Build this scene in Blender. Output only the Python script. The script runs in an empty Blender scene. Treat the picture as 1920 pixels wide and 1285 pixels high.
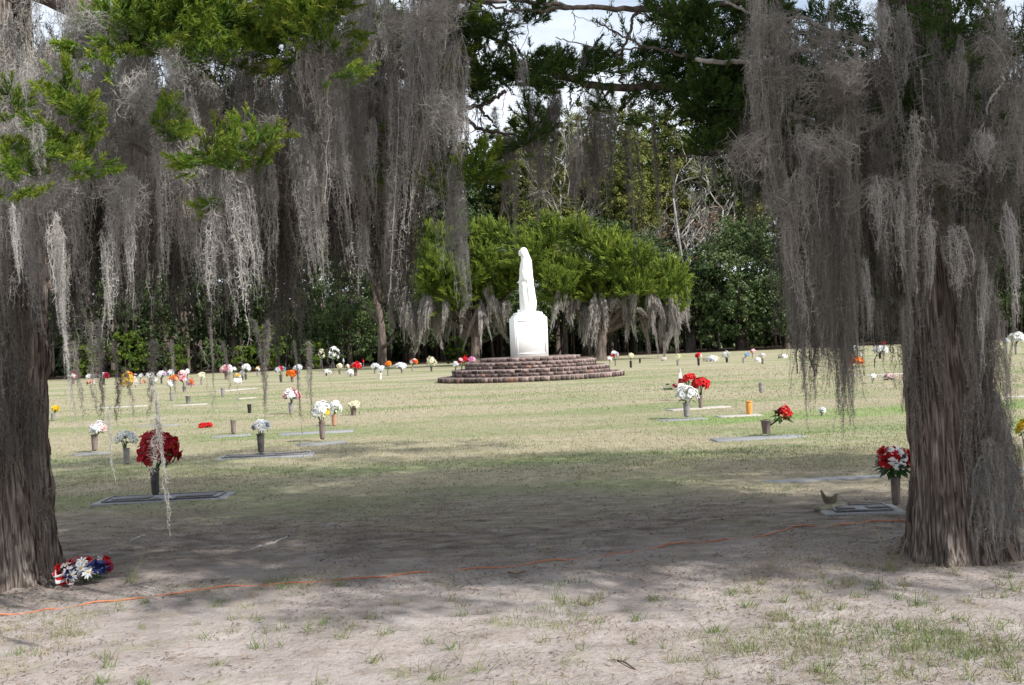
import bpy, math, random
import numpy as np
from mathutils import Vector, Matrix
PI = math.pi
SC = bpy.context.scene
COL = SC.collection
random.seed(7)
RNG = np.random.default_rng(7)

# ------------------------------------------------------------------ camera
EYE = 1.5
LENS = 40.0
ROLL = math.radians(2.4)
F = LENS / 36.0 * 1920.0
CR = Vector((math.cos(ROLL), 0, -math.sin(ROLL)))
CU = Vector((math.sin(ROLL), 0, math.cos(ROLL)))
cam = bpy.data.cameras.new('camera')
cam.lens = LENS; cam.sensor_width = 36; cam.clip_end = 3000; cam.clip_start = 0.05
camo = bpy.data.objects.new('camera', cam); COL.objects.link(camo)
camo.matrix_world = Matrix(((CR.x, CU.x, 0, 0), (0, 0, -1, 0), (CR.z, CU.z, 0, EYE), (0, 0, 0, 1)))
SC.camera = camo

# ------------------------------------------------------------------ light
SUN = Vector((0.76, -0.65, 0.80)).normalized()
w = bpy.data.worlds.new('World'); SC.world = w; w.use_nodes = True
nt = w.node_tree; nt.nodes.clear()
out = nt.nodes.new('ShaderNodeOutputWorld'); bg = nt.nodes.new('ShaderNodeBackground')
sky = nt.nodes.new('ShaderNodeTexSky'); sky.sky_type = 'NISHITA'; sky.sun_disc = False
sky.sun_elevation = math.asin(SUN.z); sky.sun_rotation = math.atan2(SUN.x, SUN.y)
sky.air_density = 1.0; sky.dust_density = 1.2; sky.ozone_density = 1.0
tc = nt.nodes.new('ShaderNodeTexCoord'); mp = nt.nodes.new('ShaderNodeMapping'); mp.inputs['Scale'].default_value = (1, 1, 2.5)
nz = nt.nodes.new('ShaderNodeTexNoise'); nz.inputs['Scale'].default_value = 3.1; nz.inputs['Detail'].default_value = 6; nz.inputs['Roughness'].default_value = .55
cr = nt.nodes.new('ShaderNodeValToRGB'); cr.color_ramp.elements[0].position = .28; cr.color_ramp.elements[1].position = .54
mx = nt.nodes.new('ShaderNodeMix'); mx.data_type = 'RGBA'; mx.inputs['B'].default_value = (6.9, 7.4, 8.1, 1)
L = nt.links.new
L(tc.outputs['Generated'], mp.inputs['Vector']); L(mp.outputs[0], nz.inputs['Vector']); L(nz.outputs['Fac'], cr.inputs[0])
L(cr.outputs[0], mx.inputs['Factor']); L(sky.outputs[0], mx.inputs['A']); L(mx.outputs['Result'], bg.inputs['Color'])
bg.inputs['Strength'].default_value = 0.10
L(bg.outputs[0], out.inputs['Surface'])
sl = bpy.data.lights.new('sun', 'SUN'); sl.energy = 4.4; sl.angle = math.radians(.6); sl.color = (1, .965, .92)
so = bpy.data.objects.new('sun', sl); COL.objects.link(so); so.rotation_euler = SUN.to_track_quat('Z', 'Y').to_euler()
so.location = (20, -20, 30)
SC.view_settings.view_transform = 'Standard'; SC.view_settings.look = 'None'
SC.view_settings.gamma = 1; SC.view_settings.use_curve_mapping = False
SC.view_settings.exposure = 0.62
SC.render.engine = 'CYCLES'
SC.cycles.max_bounces = 6; SC.cycles.diffuse_bounces = 3; SC.cycles.transmission_bounces = 3

# ------------------------------------------------------------------ pixel -> place
def ray(px, py):
    return CR * ((px - 960) / F) + CU * ((643.5 - py) / F) + Vector((0, 1, 0))
def at(px, py, Y):
    d = ray(px, py); return Vector((0, 0, EYE)) + d * Y
def gnd(px, py):
    d = ray(px, py); return Vector((0, 0, EYE)) + d * (EYE / -d.z)
def ppm(Y): return Y / F          # metres per photo pixel at depth Y

# ------------------------------------------------------------------ object helpers
def tag(o, label=None, cat=None, group=None, kind=None):
    if label: o['label'] = label
    if cat: o['category'] = cat
    if group: o['group'] = group
    if kind: o['kind'] = kind
    return o
def empty(name, loc, label, cat, group=None, rz=0):
    o = bpy.data.objects.new(name, None); COL.objects.link(o); o.location = loc; o.rotation_euler = (0, 0, rz)
    o.empty_display_size = .2
    return tag(o, label, cat, group)
def link(name, me, parent=None, loc=(0, 0, 0), rot=(0, 0, 0), sc=(1, 1, 1)):
    o = bpy.data.objects.new(name, me); COL.objects.link(o)
    if parent: o.parent = parent
    o.location = loc; o.rotation_euler = rot; o.scale = sc if hasattr(sc, '__len__') else (sc, sc, sc)
    return o
def mesh(name, V, Fc, mats, col=None, smooth=False, mi=None):
    """V (n,3) array, Fc (m,k) int array of equal-size faces or list of arrays."""
    V = np.asarray(V, dtype=np.float32)
    if isinstance(Fc, np.ndarray): Fc = [Fc]
    Fc = [np.asarray(f, dtype=np.int32) for f in Fc if len(f)]
    me = bpy.data.meshes.new(name)
    me.vertices.add(len(V)); me.vertices.foreach_set('co', V.ravel())
    loops = np.concatenate([f.ravel() for f in Fc]); cnt = np.concatenate([np.full(len(f), f.shape[1]) for f in Fc])
    me.loops.add(len(loops)); me.loops.foreach_set('vertex_index', loops)
    st = np.concatenate([[0], np.cumsum(cnt)[:-1]]).astype(np.int32)
    me.polygons.add(len(cnt)); me.polygons.foreach_set('loop_start', st); me.polygons.foreach_set('loop_total', cnt.astype(np.int32))
    if mi is not None: me.polygons.foreach_set('material_index', np.asarray(mi, dtype=np.int32))
    if smooth: me.polygons.foreach_set('use_smooth', np.ones(len(cnt), dtype=bool))
    if not isinstance(mats, (list, tuple)): mats = [mats]
    for m in mats: me.materials.append(m)
    if col is not None:
        a = me.attributes.new('tint', 'FLOAT', 'POINT'); a.data.foreach_set('value', np.asarray(col, dtype=np.float32))
    me.update(calc_edges=True)
    return me
class MB:
    """collects pieces, builds one mesh"""
    def __init__(s): s.V = []; s.Q = []; s.T = []; s.n = 0
    def add(s, V, Fc):
        V = np.asarray(V, float)
        for f in (Fc if isinstance(Fc, list) else [Fc]):
            f = np.asarray(f)
            if len(f): (s.Q if f.shape[1] == 4 else s.T).append(f + s.n)
        s.V.append(V); s.n += len(V)
    def build(s, name, mats, **k):
        F_ = []
        if s.Q: F_.append(np.concatenate(s.Q))
        if s.T: F_.append(np.concatenate(s.T))
        return mesh(name, np.concatenate(s.V), F_, mats, **k)
BOXF = np.array([[0, 3, 2, 1], [4, 5, 6, 7], [0, 1, 5, 4], [1, 2, 6, 5], [2, 3, 7, 6], [3, 0, 4, 7]])
def boxv(x0, y0, z0, x1, y1, z1):
    return np.array([[x0, y0, z0], [x1, y0, z0], [x1, y1, z0], [x0, y1, z0], [x0, y0, z1], [x1, y0, z1], [x1, y1, z1], [x0, y1, z1]])
def bevbox(x0, y0, z0, x1, y1, z1, b):
    """box with chamfered top edges and vertical edges (octagon plan)"""
    def ring(i, z):
        a, c, d, e = x0 + i, y0 + i, x1 - i, y1 - i
        return [[a + b, c, z], [d - b, c, z], [d, c + b, z], [d, e - b, z], [d - b, e, z], [a + b, e, z], [a, e - b, z], [a, c + b, z]]
    V = ring(0, z0) + ring(0, z1 - b) + ring(b, z1)
    Q = [[k + i, k + (i + 1) % 8, k + 8 + (i + 1) % 8, k + 8 + i] for k in (0, 8) for i in range(8)]
    V += [[(x0 + x1) / 2, (y0 + y1) / 2, z1], [(x0 + x1) / 2, (y0 + y1) / 2, z0]]
    T = [[16 + i, 16 + (i + 1) % 8, 24] for i in range(8)] + [[(i + 1) % 8, i, 25] for i in range(8)]
    return np.array(V), [np.array(Q), np.array(T)]
def tube(P, R, seg=8, wob=0.0, rng=RNG):
    P = [Vector(p) for p in P]; n = len(P); V = []
    up = Vector((.31, .2, .93))
    for i in range(n):
        t = (P[min(i + 1, n - 1)] - P[max(i - 1, 0)]).normalized()
        a = t.cross(up)
        if a.length < .05: a = t.cross(Vector((1, 0, 0)))
        a.normalize(); b = t.cross(a)
        for k in range(seg):
            th = 2 * PI * k / seg; r = R[i] * (1 + wob * rng.uniform(-1, 1))
            V.append(P[i] + (a * math.cos(th) + b * math.sin(th)) * r)
    V.append(P[0]); V.append(P[-1])
    Q = [[i * seg + k, i * seg + (k + 1) % seg, (i + 1) * seg + (k + 1) % seg, (i + 1) * seg + k] for i in range(n - 1) for k in range(seg)]
    T = [[(k + 1) % seg, k, n * seg] for k in range(seg)] + [[(n - 1) * seg + k, (n - 1) * seg + (k + 1) % seg, n * seg + 1] for k in range(seg)]
    return np.array([list(v) for v in V]), [np.array(Q), np.array(T)]
def spline(P, n=6, jit=0.0):
    """Catmull-Rom through points"""
    P = [Vector(p) for p in P]; out = []
    Q = [P[0] * 2 - P[1]] + P + [P[-1] * 2 - P[-2]]
    for i in range(1, len(Q) - 2):
        for k in range(n):
            t = k / n; p0, p1, p2, p3 = Q[i - 1:i + 3]
            v = .5 * (2 * p1 + (p2 - p0) * t + (2 * p0 - 5 * p1 + 4 * p2 - p3) * t * t + (3 * p1 - p0 - 3 * p2 + p3) * t ** 3)
            if jit: v = v + Vector(RNG.normal(0, jit, 3))
            out.append(v)
    out.append(P[-1]); return out
def lathe(prof, seg=24):
    V = [[r * math.cos(2 * PI * k / seg), r * math.sin(2 * PI * k / seg), z] for r, z in prof for k in range(seg)]
    Q = [[i * seg + k, i * seg + (k + 1) % seg, (i + 1) * seg + (k + 1) % seg, (i + 1) * seg + k] for i in range(len(prof) - 1) for k in range(seg)]
    return np.array(V), [np.array(Q)]
def unit(n, rng):
    v = rng.normal(size=(n, 3)); return v / np.linalg.norm(v, axis=1)[:, None]
def norm(v): return v / (np.linalg.norm(v, axis=1)[:, None] + 1e-9)
def ribbons(P, D, C, Ln, W, k, rng, taper=.25):
    """n curved ribbons: start P, direction D, curl axis-direction C added per step, length Ln, width W, k segments"""
    n = len(P); side = norm(np.cross(D, unit(n, rng)))
    V = np.zeros((n, k + 1, 2, 3)); p = P.copy(); d = D.copy(); st = (Ln / k)[:, None]
    for i in range(k + 1):
        ww = (W * (1 - (1 - taper) * i / k))[:, None] / 2
        V[:, i, 0] = p - side * ww; V[:, i, 1] = p + side * ww
        p = p + d * st; d = norm(d + C * (1.0 / k))
    b = (np.arange(n) * (k + 1) * 2)[:, None]
    Q = np.concatenate([np.stack([b[:, 0] + 2 * i, b[:, 0] + 2 * i + 1, b[:, 0] + 2 * i + 3, b[:, 0] + 2 * i + 2], 1) for i in range(k)])
    return V.reshape(-1, 3), Q, np.repeat(np.arange(n), (k + 1) * 2)
def leafquads(P, N, S, rng, asp=.55, fold=True):
    """kite-shaped leaves at P facing N, size S"""
    n = len(P); a = norm(np.cross(N, unit(n, rng))); b = norm(np.cross(N, a)); S = S[:, None]
    V = np.stack([P - a * S * .5, P - b * S * asp * .5 + N * S * .12, P + a * S * .5, P + b * S * asp * .5 + N * S * .12], 1)
    i = np.arange(n)[:, None] * 4
    return V.reshape(-1, 3), i + np.array([[0, 1, 2, 3]]), np.repeat(np.arange(n), 4)

# ------------------------------------------------------------------ materials
def lin(c):  # sRGB 0-255 -> linear
    return tuple(((x / 255) / 12.92 if x / 255 <= .04045 else ((x / 255 + .055) / 1.055) ** 2.4) for x in c)
def mat(name, c1, c2=None, rough=.8, scale=20, bump=0.0, bscale=None, stretch=(1, 1, 1), attr=False, objrand=0.0,
        trans=0.0, detail=5, c3=None, spec=.3, metal=0.0, coord='Object'):
    m = bpy.data.materials.new(name); m.use_nodes = True; t = m.node_tree; b = t.nodes['Principled BSDF']; o = t.nodes['Material Output']
    b.inputs['Roughness'].default_value = rough; b.inputs['Specular IOR Level'].default_value = spec; b.inputs['Metallic'].default_value = metal
    c2 = c2 or c1
    tcn = t.nodes.new('ShaderNodeTexCoord'); mpn = t.nodes.new('ShaderNodeMapping'); mpn.inputs['Scale'].default_value = stretch
    t.links.new(tcn.outputs['Object' if coord == 'none' else coord], mpn.inputs['Vector'])
    n = t.nodes.new('ShaderNodeTexNoise'); n.inputs['Scale'].default_value = scale; n.inputs['Detail'].default_value = detail
    t.links.new(mpn.outputs[0], n.inputs['Vector'])
    r = t.nodes.new('ShaderNodeValToRGB'); e = r.color_ramp.elements
    e[0].position = .33; e[0].color = (*c1, 1); e[1].position = .67; e[1].color = (*c2, 1)
    if c3: x = e.new(.5); x.color = (*c3, 1)
    fac = n.outputs['Fac']
    if attr:
        a = t.nodes.new('ShaderNodeAttribute'); a.attribute_name = 'tint'
        r.color_ramp.elements[0].position = 0.0; r.color_ramp.elements[-1].position = 1.0
        if coord == 'none': fac = a.outputs['Fac']
        else:
            mm = t.nodes.new('ShaderNodeMath'); mm.operation = 'MULTIPLY_ADD'; mm.inputs[1].default_value = .5
            t.links.new(fac, mm.inputs[0]); ad = t.nodes.new('ShaderNodeMath'); ad.operation = 'MULTIPLY_ADD'; ad.inputs[1].default_value = .9; ad.inputs[2].default_value = -.2
            t.links.new(a.outputs['Fac'], ad.inputs[0]); t.links.new(ad.outputs[0], mm.inputs[2]); fac = mm.outputs[0]
    t.links.new(fac, r.inputs[0]); colr = r.outputs[0]
    if objrand:
        oi = t.nodes.new('ShaderNodeObjectInfo'); mr = t.nodes.new('ShaderNodeMapRange')
        mr.inputs['To Min'].default_value = 1 - objrand; mr.inputs['To Max'].default_value = 1 + objrand
        t.links.new(oi.outputs['Random'], mr.inputs['Value'])
        vm = t.nodes.new('ShaderNodeVectorMath'); vm.operation = 'SCALE'
        t.links.new(colr, vm.inputs[0]); t.links.new(mr.outputs[0], vm.inputs['Scale']); colr = vm.outputs[0]
    t.links.new(colr, b.inputs['Base Color'])
    if bump:
        n2 = t.nodes.new('ShaderNodeTexNoise'); n2.inputs['Scale'].default_value = bscale or scale * 2; n2.inputs['Detail'].default_value = 6
        t.links.new(mpn.outputs[0], n2.inputs['Vector'])
        bp = t.nodes.new('ShaderNodeBump'); bp.inputs['Strength'].default_value = 1; bp.inputs['Distance'].default_value = bump
        t.links.new(n2.outputs['Fac'], bp.inputs['Height']); t.links.new(bp.outputs[0], b.inputs['Normal'])
    if trans:
        tr = t.nodes.new('ShaderNodeBsdfTranslucent'); mxs = t.nodes.new('ShaderNodeMixShader'); mxs.inputs[0].default_value = trans
        t.links.new(colr, tr.inputs['Color']); t.links.new(b.outputs[0], mxs.inputs[1]); t.links.new(tr.outputs[0], mxs.inputs[2])
        t.links.new(mxs.outputs[0], o.inputs['Surface'])
    return m
M = {}
M['moss'] = mat('moss_grey', (.11, .098, .085), (.38, .355, .32), rough=.9, attr=True, scale=3, objrand=.38, trans=.2, spec=.1)
M['moss_pale_lit'] = mat('moss_pale_lit', (.19, .18, .165), (.50, .48, .45), rough=.9, attr=True, scale=3, objrand=.2, trans=.25, spec=.1)  # paler beard colour, also stands in for sun on the front moss
M['farmoss'] = mat('moss_far', (.20, .185, .165), (.46, .43, .40), rough=.9, attr=True, scale=1, objrand=.15, trans=.2, spec=.1)
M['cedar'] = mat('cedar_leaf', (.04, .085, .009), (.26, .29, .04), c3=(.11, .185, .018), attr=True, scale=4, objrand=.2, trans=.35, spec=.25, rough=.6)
M['cedar_shaded'] = mat('cedar_leaf_shaded', (.02, .04, .010), (.09, .13, .025), c3=(.045, .085, .015), attr=True, scale=4, objrand=.2, trans=.25, spec=.2, rough=.6)  # same cedar leaf darkened, puts shade into right and inner foliage
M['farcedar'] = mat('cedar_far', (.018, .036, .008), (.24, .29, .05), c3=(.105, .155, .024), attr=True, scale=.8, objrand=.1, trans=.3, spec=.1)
M['oak'] = mat('oak_leaf', (.025, .05, .016), (.12, .155, .055), c3=(.06, .095, .03), attr=True, scale=.5, objrand=.25, trans=.25, spec=.3, rough=.5)
M['olive'] = mat('olive_leaf', (.06, .08, .02), (.22, .22, .06), c3=(.12, .14, .035), attr=True, scale=.5, objrand=.2, trans=.3, spec=.2)
M['bush'] = mat('bush_leaf', (.04, .075, .012), (.18, .24, .03), c3=(.09, .14, .02), attr=True, scale=.8, objrand=.2, trans=.3, spec=.2)
M['rust'] = mat('rust_leaf', (.12, .07, .04), (.30, .20, .13), c3=(.22, .14, .09), attr=True, scale=.5, trans=.3, spec=.1)
M['bark'] = mat('cedar_bark', (.035, .029, .026), (.30, .26, .235), c3=(.14, .113, .098), rough=.95, scale=9, bump=.02, bscale=16, stretch=(7, 7, .45), detail=12, spec=.1)
M['strip'] = mat('bark_strip', (.06, .046, .038), (.38, .325, .28), c3=(.19, .145, .12), rough=.95, attr=True, scale=14, stretch=(5, 5, .6), bump=.004, bscale=40, spec=.1)
M['barkfar'] = mat('far_bark', (.05, .04, .033), (.17, .135, .115), rough=.95, scale=3, bump=.05, bscale=6, stretch=(3, 3, .5), spec=.1)
M['palebark'] = mat('pale_bark', (.20, .185, .17), (.42, .40, .375), rough=.9, scale=1, spec=.1)
M['greytwig'] = mat('grey_twig', (.16, .14, .125), (.42, .39, .36), rough=.9, scale=30, bump=.003, spec=.1)
M['twig'] = mat('dark_twig', (.05, .038, .03), (.16, .13, .11), rough=.95, scale=25, bump=.004, spec=.1)
M['stone_white'] = mat('painted_stone', (.80, .80, .785), (.83, .83, .815), rough=.9, scale=6, spec=.03)
M['mortar'] = mat('mortar', (.26, .22, .20), (.40, .35, .32), rough=.95, scale=4, bump=.01, bscale=20, spec=.1)
M['brick'] = mat('old_brick', (.055, .045, .042), (.33, .25, .225), c3=(.23, .165, .15), rough=.95, scale=5, bump=.012, bscale=18, objrand=.3, spec=.1, detail=8, coord='Object')
M['brick_dark'] = mat('blackened_brick', (.02, .018, .017), (.17, .12, .105), rough=.95, scale=4, bump=.012, bscale=18, objrand=.4, spec=.1, detail=8)
M['brick_red'] = mat('red_brick', (.22, .13, .10), (.32, .17, .13), rough=.95, scale=8, bump=.01, bscale=18, spec=.1)
M['granite'] = mat('granite', (.17, .175, .18), (.30, .30, .305), rough=.7, scale=140, spec=.4, detail=3)
M['concrete'] = mat('concrete', (.34, .31, .28), (.46, .42, .38), rough=.9, scale=12, bump=.003, spec=.2)
M['bronze_dark'] = mat('dark_bronze', (.035, .032, .033), (.10, .09, .085), rough=.5, scale=10, spec=.5)
M['bronze'] = mat('weathered_bronze', (.10, .075, .065), (.22, .17, .15), rough=.6, scale=14, spec=.4, stretch=(3, 3, .5))
M['bronze_grey'] = mat('grey_metal', (.16, .15, .15), (.28, .265, .26), rough=.6, scale=12, spec=.4)
M['orange_vase'] = mat('orange_vase', (.52, .22, .05), (.66, .33, .10), rough=.7, scale=8, spec=.3)
M['clay'] = mat('clay', (.36, .20, .13), (.45, .27, .18), rough=.85, scale=10)
M['black'] = mat('black_plastic', (.012, .012, .014), (.04, .04, .04), rough=.45, scale=10)
M['plaque'] = mat('plaque_bronze', (.05, .055, .065), (.13, .135, .15), rough=.4, scale=30, spec=.6, metal=.3)
M['birdstone'] = mat('bird_stone', (.09, .08, .05), (.20, .175, .12), rough=.9, scale=14, bump=.006)
M['rock'] = mat('field_rock', (.15, .14, .09), (.40, .37, .29), rough=.95, scale=9, bump=.02, bscale=14)
M['cord'] = mat('orange_cord', (.38, .12, .055), (.52, .21, .11), rough=.6, scale=30)
M['litter'] = mat('dead_leaf', (.06, .04, .03), (.30, .22, .15), rough=.9, attr=True, coord='none')
M['root'] = mat('root_bark', (.28, .25, .24), (.42, .39, .37), rough=.9, scale=20, bump=.005)
M['grass'] = mat('grass_blade', (.33, .285, .195), (.13, .20, .055), c3=(.25, .26, .135), rough=.7, attr=True, coord='none', trans=.3, spec=.1)
M['leafgreen'] = mat('silk_leaf', (.015, .045, .015), (.05, .11, .03), rough=.5, scale=40, trans=.15)
M['leafpale'] = mat('pale_leaf', (.30, .38, .22), (.55, .60, .45), rough=.6, scale=40, trans=.2)
M['stem'] = mat('stem_green', (.03, .07, .02), (.06, .12, .04), rough=.6, scale=30)
def petal(name, c, c2=None, rough=.7):
    M[name] = mat('petal_' + name, tuple(x * .82 for x in c), c2 or c, rough=rough, scale=30, trans=.2, spec=.2, objrand=.12)
petal('white', (.80, .80, .80)); petal('cream', (.78, .74, .55)); petal('red', (.55, .015, .02)); petal('darkred', (.40, .010, .02))
petal('pink', (.78, .30, .38)); petal('palepink', (.80, .55, .56)); petal('orange', (.80, .20, .02)); petal('yellow', (.80, .52, .03))
petal('lilac', (.60, .45, .66)); petal('blue', (.30, .50, .70)); petal('silver', (.42, .46, .50)); petal('navy', (.015, .02, .09)); petal('peach', (.78, .42, .28))
petal('magenta', (.72, .25, .50)); petal('maroon', (.22, .01, .03)); petal('lime', (.45, .55, .08))

# ------------------------------------------------------------------ the ground
def ground_material():
    m = bpy.data.materials.new('ground'); m.use_nodes = True; t = m.node_tree; b = t.nodes['Principled BSDF']
    b.inputs['Roughness'].default_value = .95; b.inputs['Specular IOR Level'].default_value = .1
    N = t.nodes.new; K = t.links.new
    tcn = N('ShaderNodeTexCoord'); sx = N('ShaderNodeSeparateXYZ'); K(tcn.outputs['Object'], sx.inputs[0])
    def noise(s, d=6, st=(1, 1, 1), ro=.55):
        mpn = N('ShaderNodeMapping'); mpn.inputs['Scale'].default_value = st; K(tcn.outputs['Object'], mpn.inputs[0])
        n = N('ShaderNodeTexNoise'); n.inputs['Scale'].default_value = s; n.inputs['Detail'].default_value = d; n.inputs['Roughness'].default_value = ro
        K(mpn.outputs[0], n.inputs['Vector']); return n.outputs['Fac']
    def ramp(f, p0, c0, p1, c1, mid=None):
        r = N('ShaderNodeValToRGB'); e = r.color_ramp.elements; e[0].position = p0; e[0].color = (*c0, 1); e[1].position = p1; e[1].color = (*c1, 1)
        if mid: x = e.new(mid[0]); x.color = (*mid[1], 1)
        K(f, r.inputs[0]); return r.outputs[0]
    def mixc(f, a, b_):
        x = N('ShaderNodeMix'); x.data_type = 'RGBA'; K(f, x.inputs['Factor']); K(a, x.inputs['A']); K(b_, x.inputs['B']); return x.outputs['Result']
    def mth(op, a, b_=None, c=None):
        x = N('ShaderNodeMath'); x.operation = op
        for i, v in enumerate((a, b_, c)):
            if v is None: continue
            if isinstance(v, (int, float)): x.inputs[i].default_value = v
            else: K(v, x.inputs[i])
        return x.outputs[0]
    def mapr(v, a, b_, c=0, d=1):
        x = N('ShaderNodeMapRange'); x.interpolation_type = 'SMOOTHSTEP'; K(v, x.inputs['Value'])
        for k_, q in zip(('From Min', 'From Max', 'To Min', 'To Max'), (a, b_, c, d)): x.inputs[k_].default_value = q
        return x.outputs[0]
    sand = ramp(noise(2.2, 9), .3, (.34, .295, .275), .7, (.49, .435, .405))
    soil = ramp(noise(3.5, 9, (1, 2.2, 1)), .3, (.10, .080, .066), .72, (.33, .285, .255))  # soil under the trees, colour lowered to deepen the shade there
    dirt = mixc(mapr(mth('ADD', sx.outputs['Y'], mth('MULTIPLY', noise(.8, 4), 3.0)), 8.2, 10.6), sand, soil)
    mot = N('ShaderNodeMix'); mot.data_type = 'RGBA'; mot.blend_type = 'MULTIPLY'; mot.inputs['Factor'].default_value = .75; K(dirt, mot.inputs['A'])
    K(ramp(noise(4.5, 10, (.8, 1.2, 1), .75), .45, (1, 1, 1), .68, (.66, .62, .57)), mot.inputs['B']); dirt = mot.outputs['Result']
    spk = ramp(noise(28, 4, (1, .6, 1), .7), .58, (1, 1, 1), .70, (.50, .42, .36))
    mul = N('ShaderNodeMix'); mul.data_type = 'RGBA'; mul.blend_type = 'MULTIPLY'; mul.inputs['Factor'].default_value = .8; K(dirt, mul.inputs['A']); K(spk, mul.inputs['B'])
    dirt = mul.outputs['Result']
    # dormant lawn: straw and green in long shallow bands
    straw = ramp(noise(5, 8, (1, .7, 1)), .3, (.27, .235, .155), .7, (.39, .345, .24))
    green = ramp(noise(7, 8, (1, .7, 1)), .3, (.16, .185, .085), .7, (.27, .295, .155))
    gf = mapr(noise(.33, 8, (.45, 1, 1), .62), .44, .62)
    lawn = mixc(gf, straw, green)
    # fresh green strips that follow the mown row about 20 m out on the right
    dx = mth('SUBTRACT', sx.outputs['Y'], mth('MULTIPLY_ADD', sx.outputs['X'], .12, 19.6))
    band = mth('MULTIPLY', mapr(mth('ABSOLUTE', dx), .5, 1.7, 1, 0), mapr(sx.outputs['X'], 2.0, 3.4))
    fresh = ramp(noise(14, 6), .3, (.13, .21, .06), .7, (.25, .33, .12))
    lawn = mixc(mth('MULTIPLY', band, mapr(noise(1.2, 6), .3, .6, .35, 1)), lawn, fresh)
    fade = mapr(mth('ADD', sx.outputs['Y'], mth('MULTIPLY', noise(.5, 8, (1, 1, 1), .65), 7)), 12.0, 16.5)
    small = mapr(noise(2.6, 8), .56, .70, 0, .55)
    lawnf = mth('MAXIMUM', fade, small)
    c = mixc(lawnf, dirt, lawn)
    # leaf litter of the woods beyond the lawn
    duff = ramp(noise(1.5, 6), .3, (.035, .025, .018), .7, (.10, .07, .05))
    c = mixc(mapr(mth('ADD', sx.outputs['Y'], mth('MULTIPLY', noise(.4, 4), 2)), 94.5, 96.5), c, duff)
    K(c, b.inputs['Base Color'])
    bp = N('ShaderNodeBump'); bp.inputs['Distance'].default_value = .03; bp.inputs['Strength'].default_value = .9
    K(noise(22, 8, (1, 1, 1), .7), bp.inputs['Height']); K(bp.outputs[0], b.inputs['Normal'])
    return m
def vnoise(x, y, s, seed):
    """cheap smooth value noise"""
    r = np.random.default_rng(seed); g = r.random((256, 256)); x = x * s + 1000; y = y * s + 1000
    xi = np.floor(x).astype(int); yi = np.floor(y).astype(int); fx = x - xi; fy = y - yi; fx = fx * fx * (3 - 2 * fx); fy = fy * fy * (3 - 2 * fy)
    G = lambda a, b: g[a % 256, b % 256]
    return G(xi, yi) * (1 - fx) * (1 - fy) + G(xi + 1, yi) * fx * (1 - fy) + G(xi, yi + 1) * (1 - fx) * fy + G(xi + 1, yi + 1) * fx * fy
def gheight(x, y):
    x = np.asarray(x, float); y = np.asarray(y, float)
    h = (vnoise(x, y, 1.6, 1) - .5) * .03 + (vnoise(x, y, 6, 2) - .5) * .016 + (vnoise(x, y, 17, 3) - .5) * .010
    f = np.clip((24 - y) / 8, 0, 1) * np.clip((10 - abs(x)) / 2, 0, 1) * np.clip((y - 1) / 2, 0, 1)
    return h * f
xs = np.unique(np.concatenate([[-1500, -400, -150, -80, -40, -20, -12], np.linspace(-9, 9, 330), [12, 20, 40, 80, 150, 400, 1500]]))
ys = np.unique(np.concatenate([[-600, -100, -30, -10, 0, 2], np.linspace(3.5, 14, 240), np.linspace(14.2, 26, 60), [30, 36, 44, 60, 80, 100, 130, 200, 500, 2500]]))
gx, gy = np.meshgrid(xs, ys); nx = len(xs); ny = len(ys)
V = np.stack([gx.ravel(), gy.ravel(), gheight(gx.ravel(), gy.ravel())], 1)
ii = (np.arange(ny - 1)[:, None] * nx + np.arange(nx - 1)[None]).ravel()
Q = np.stack([ii, ii + 1, ii + nx + 1, ii + nx], 1)
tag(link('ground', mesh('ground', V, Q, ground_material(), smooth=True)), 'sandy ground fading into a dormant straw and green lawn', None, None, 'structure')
def on(px, py, dz=0.0):
    p = gnd(px, py); p.z = float(gheight(p.x, p.y)) + dz; return p

def blades(n, x0, x1, y0, y1, h, wd, dens, tint, seed, trap=True):
    r = np.random.default_rng(seed)
    y = r.uniform(y0 ** .5, y1 ** .5, n * 3) ** 2; x = r.uniform(-1, 1, n * 3) * (y * .50 + .5)
    x = np.clip(x, x0, x1); k = r.random(n * 3) < dens(x, y); x = x[k][:n]; y = y[k][:n]; m = len(x)
    z = gheight(x, y) - .004
    P = np.stack([x, y, z], 1); D = norm(np.stack([r.normal(0, .45, m), r.normal(0, .45, m), np.ones(m)], 1))
    hh = h * r.uniform(.35, 1.25, m); C = np.stack([r.normal(0, .5, m), r.normal(0, .5, m), -r.uniform(0, .6, m)], 1)
    Vv, Qq, idx = ribbons(P, D, C, hh, wd * r.uniform(.6, 1.3, m), 2 if h > .05 else 1, r, .1)
    tn = tint(x, y, r)
    return Vv, Qq, tn[idx]
def tint_field(x, y, r):
    g = vnoise(x * .5, y, .9, 11) * .7 + vnoise(x, y, 3, 12) * .3
    band = np.clip(1.7 - abs(y - (19.6 + x * .12)), 0, 1) * (x > 2.4)
    return np.clip((g - .42 + .12 * np.clip(1 - abs(y - 14) / 4, 0, 1)) * 2.6 + r.normal(0, .18, len(x)) + band * .8, 0, 1)
parts = MB(); tints = []
def addb(*a, **k):
    v, q, t = blades(*a, **k); parts.add(v, q); tints.append(t)
def dens_near(x, y):
    s = vnoise(x, y, 1.1, 21) * .6 + vnoise(x, y, 3.7, 22) * .4
    right = np.clip((x - .6) / 2, 0, 1) * np.clip((8.0 - y) / 1.5, 0, 1); left = np.clip((-x - .4) / 1.4, 0, 1) * .9 * np.clip((8 - y) / 2, 0, 1)
    s = s + (vnoise(x, y, 9, 26) - .5) * .25; return np.clip((s - .62 + right * .19 + left * .17) * 3.0, 0.012, 1)
addb(36000, -5, 5, 4.5, 9.2, .045, .0045, dens_near, tint_field, 31)
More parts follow.
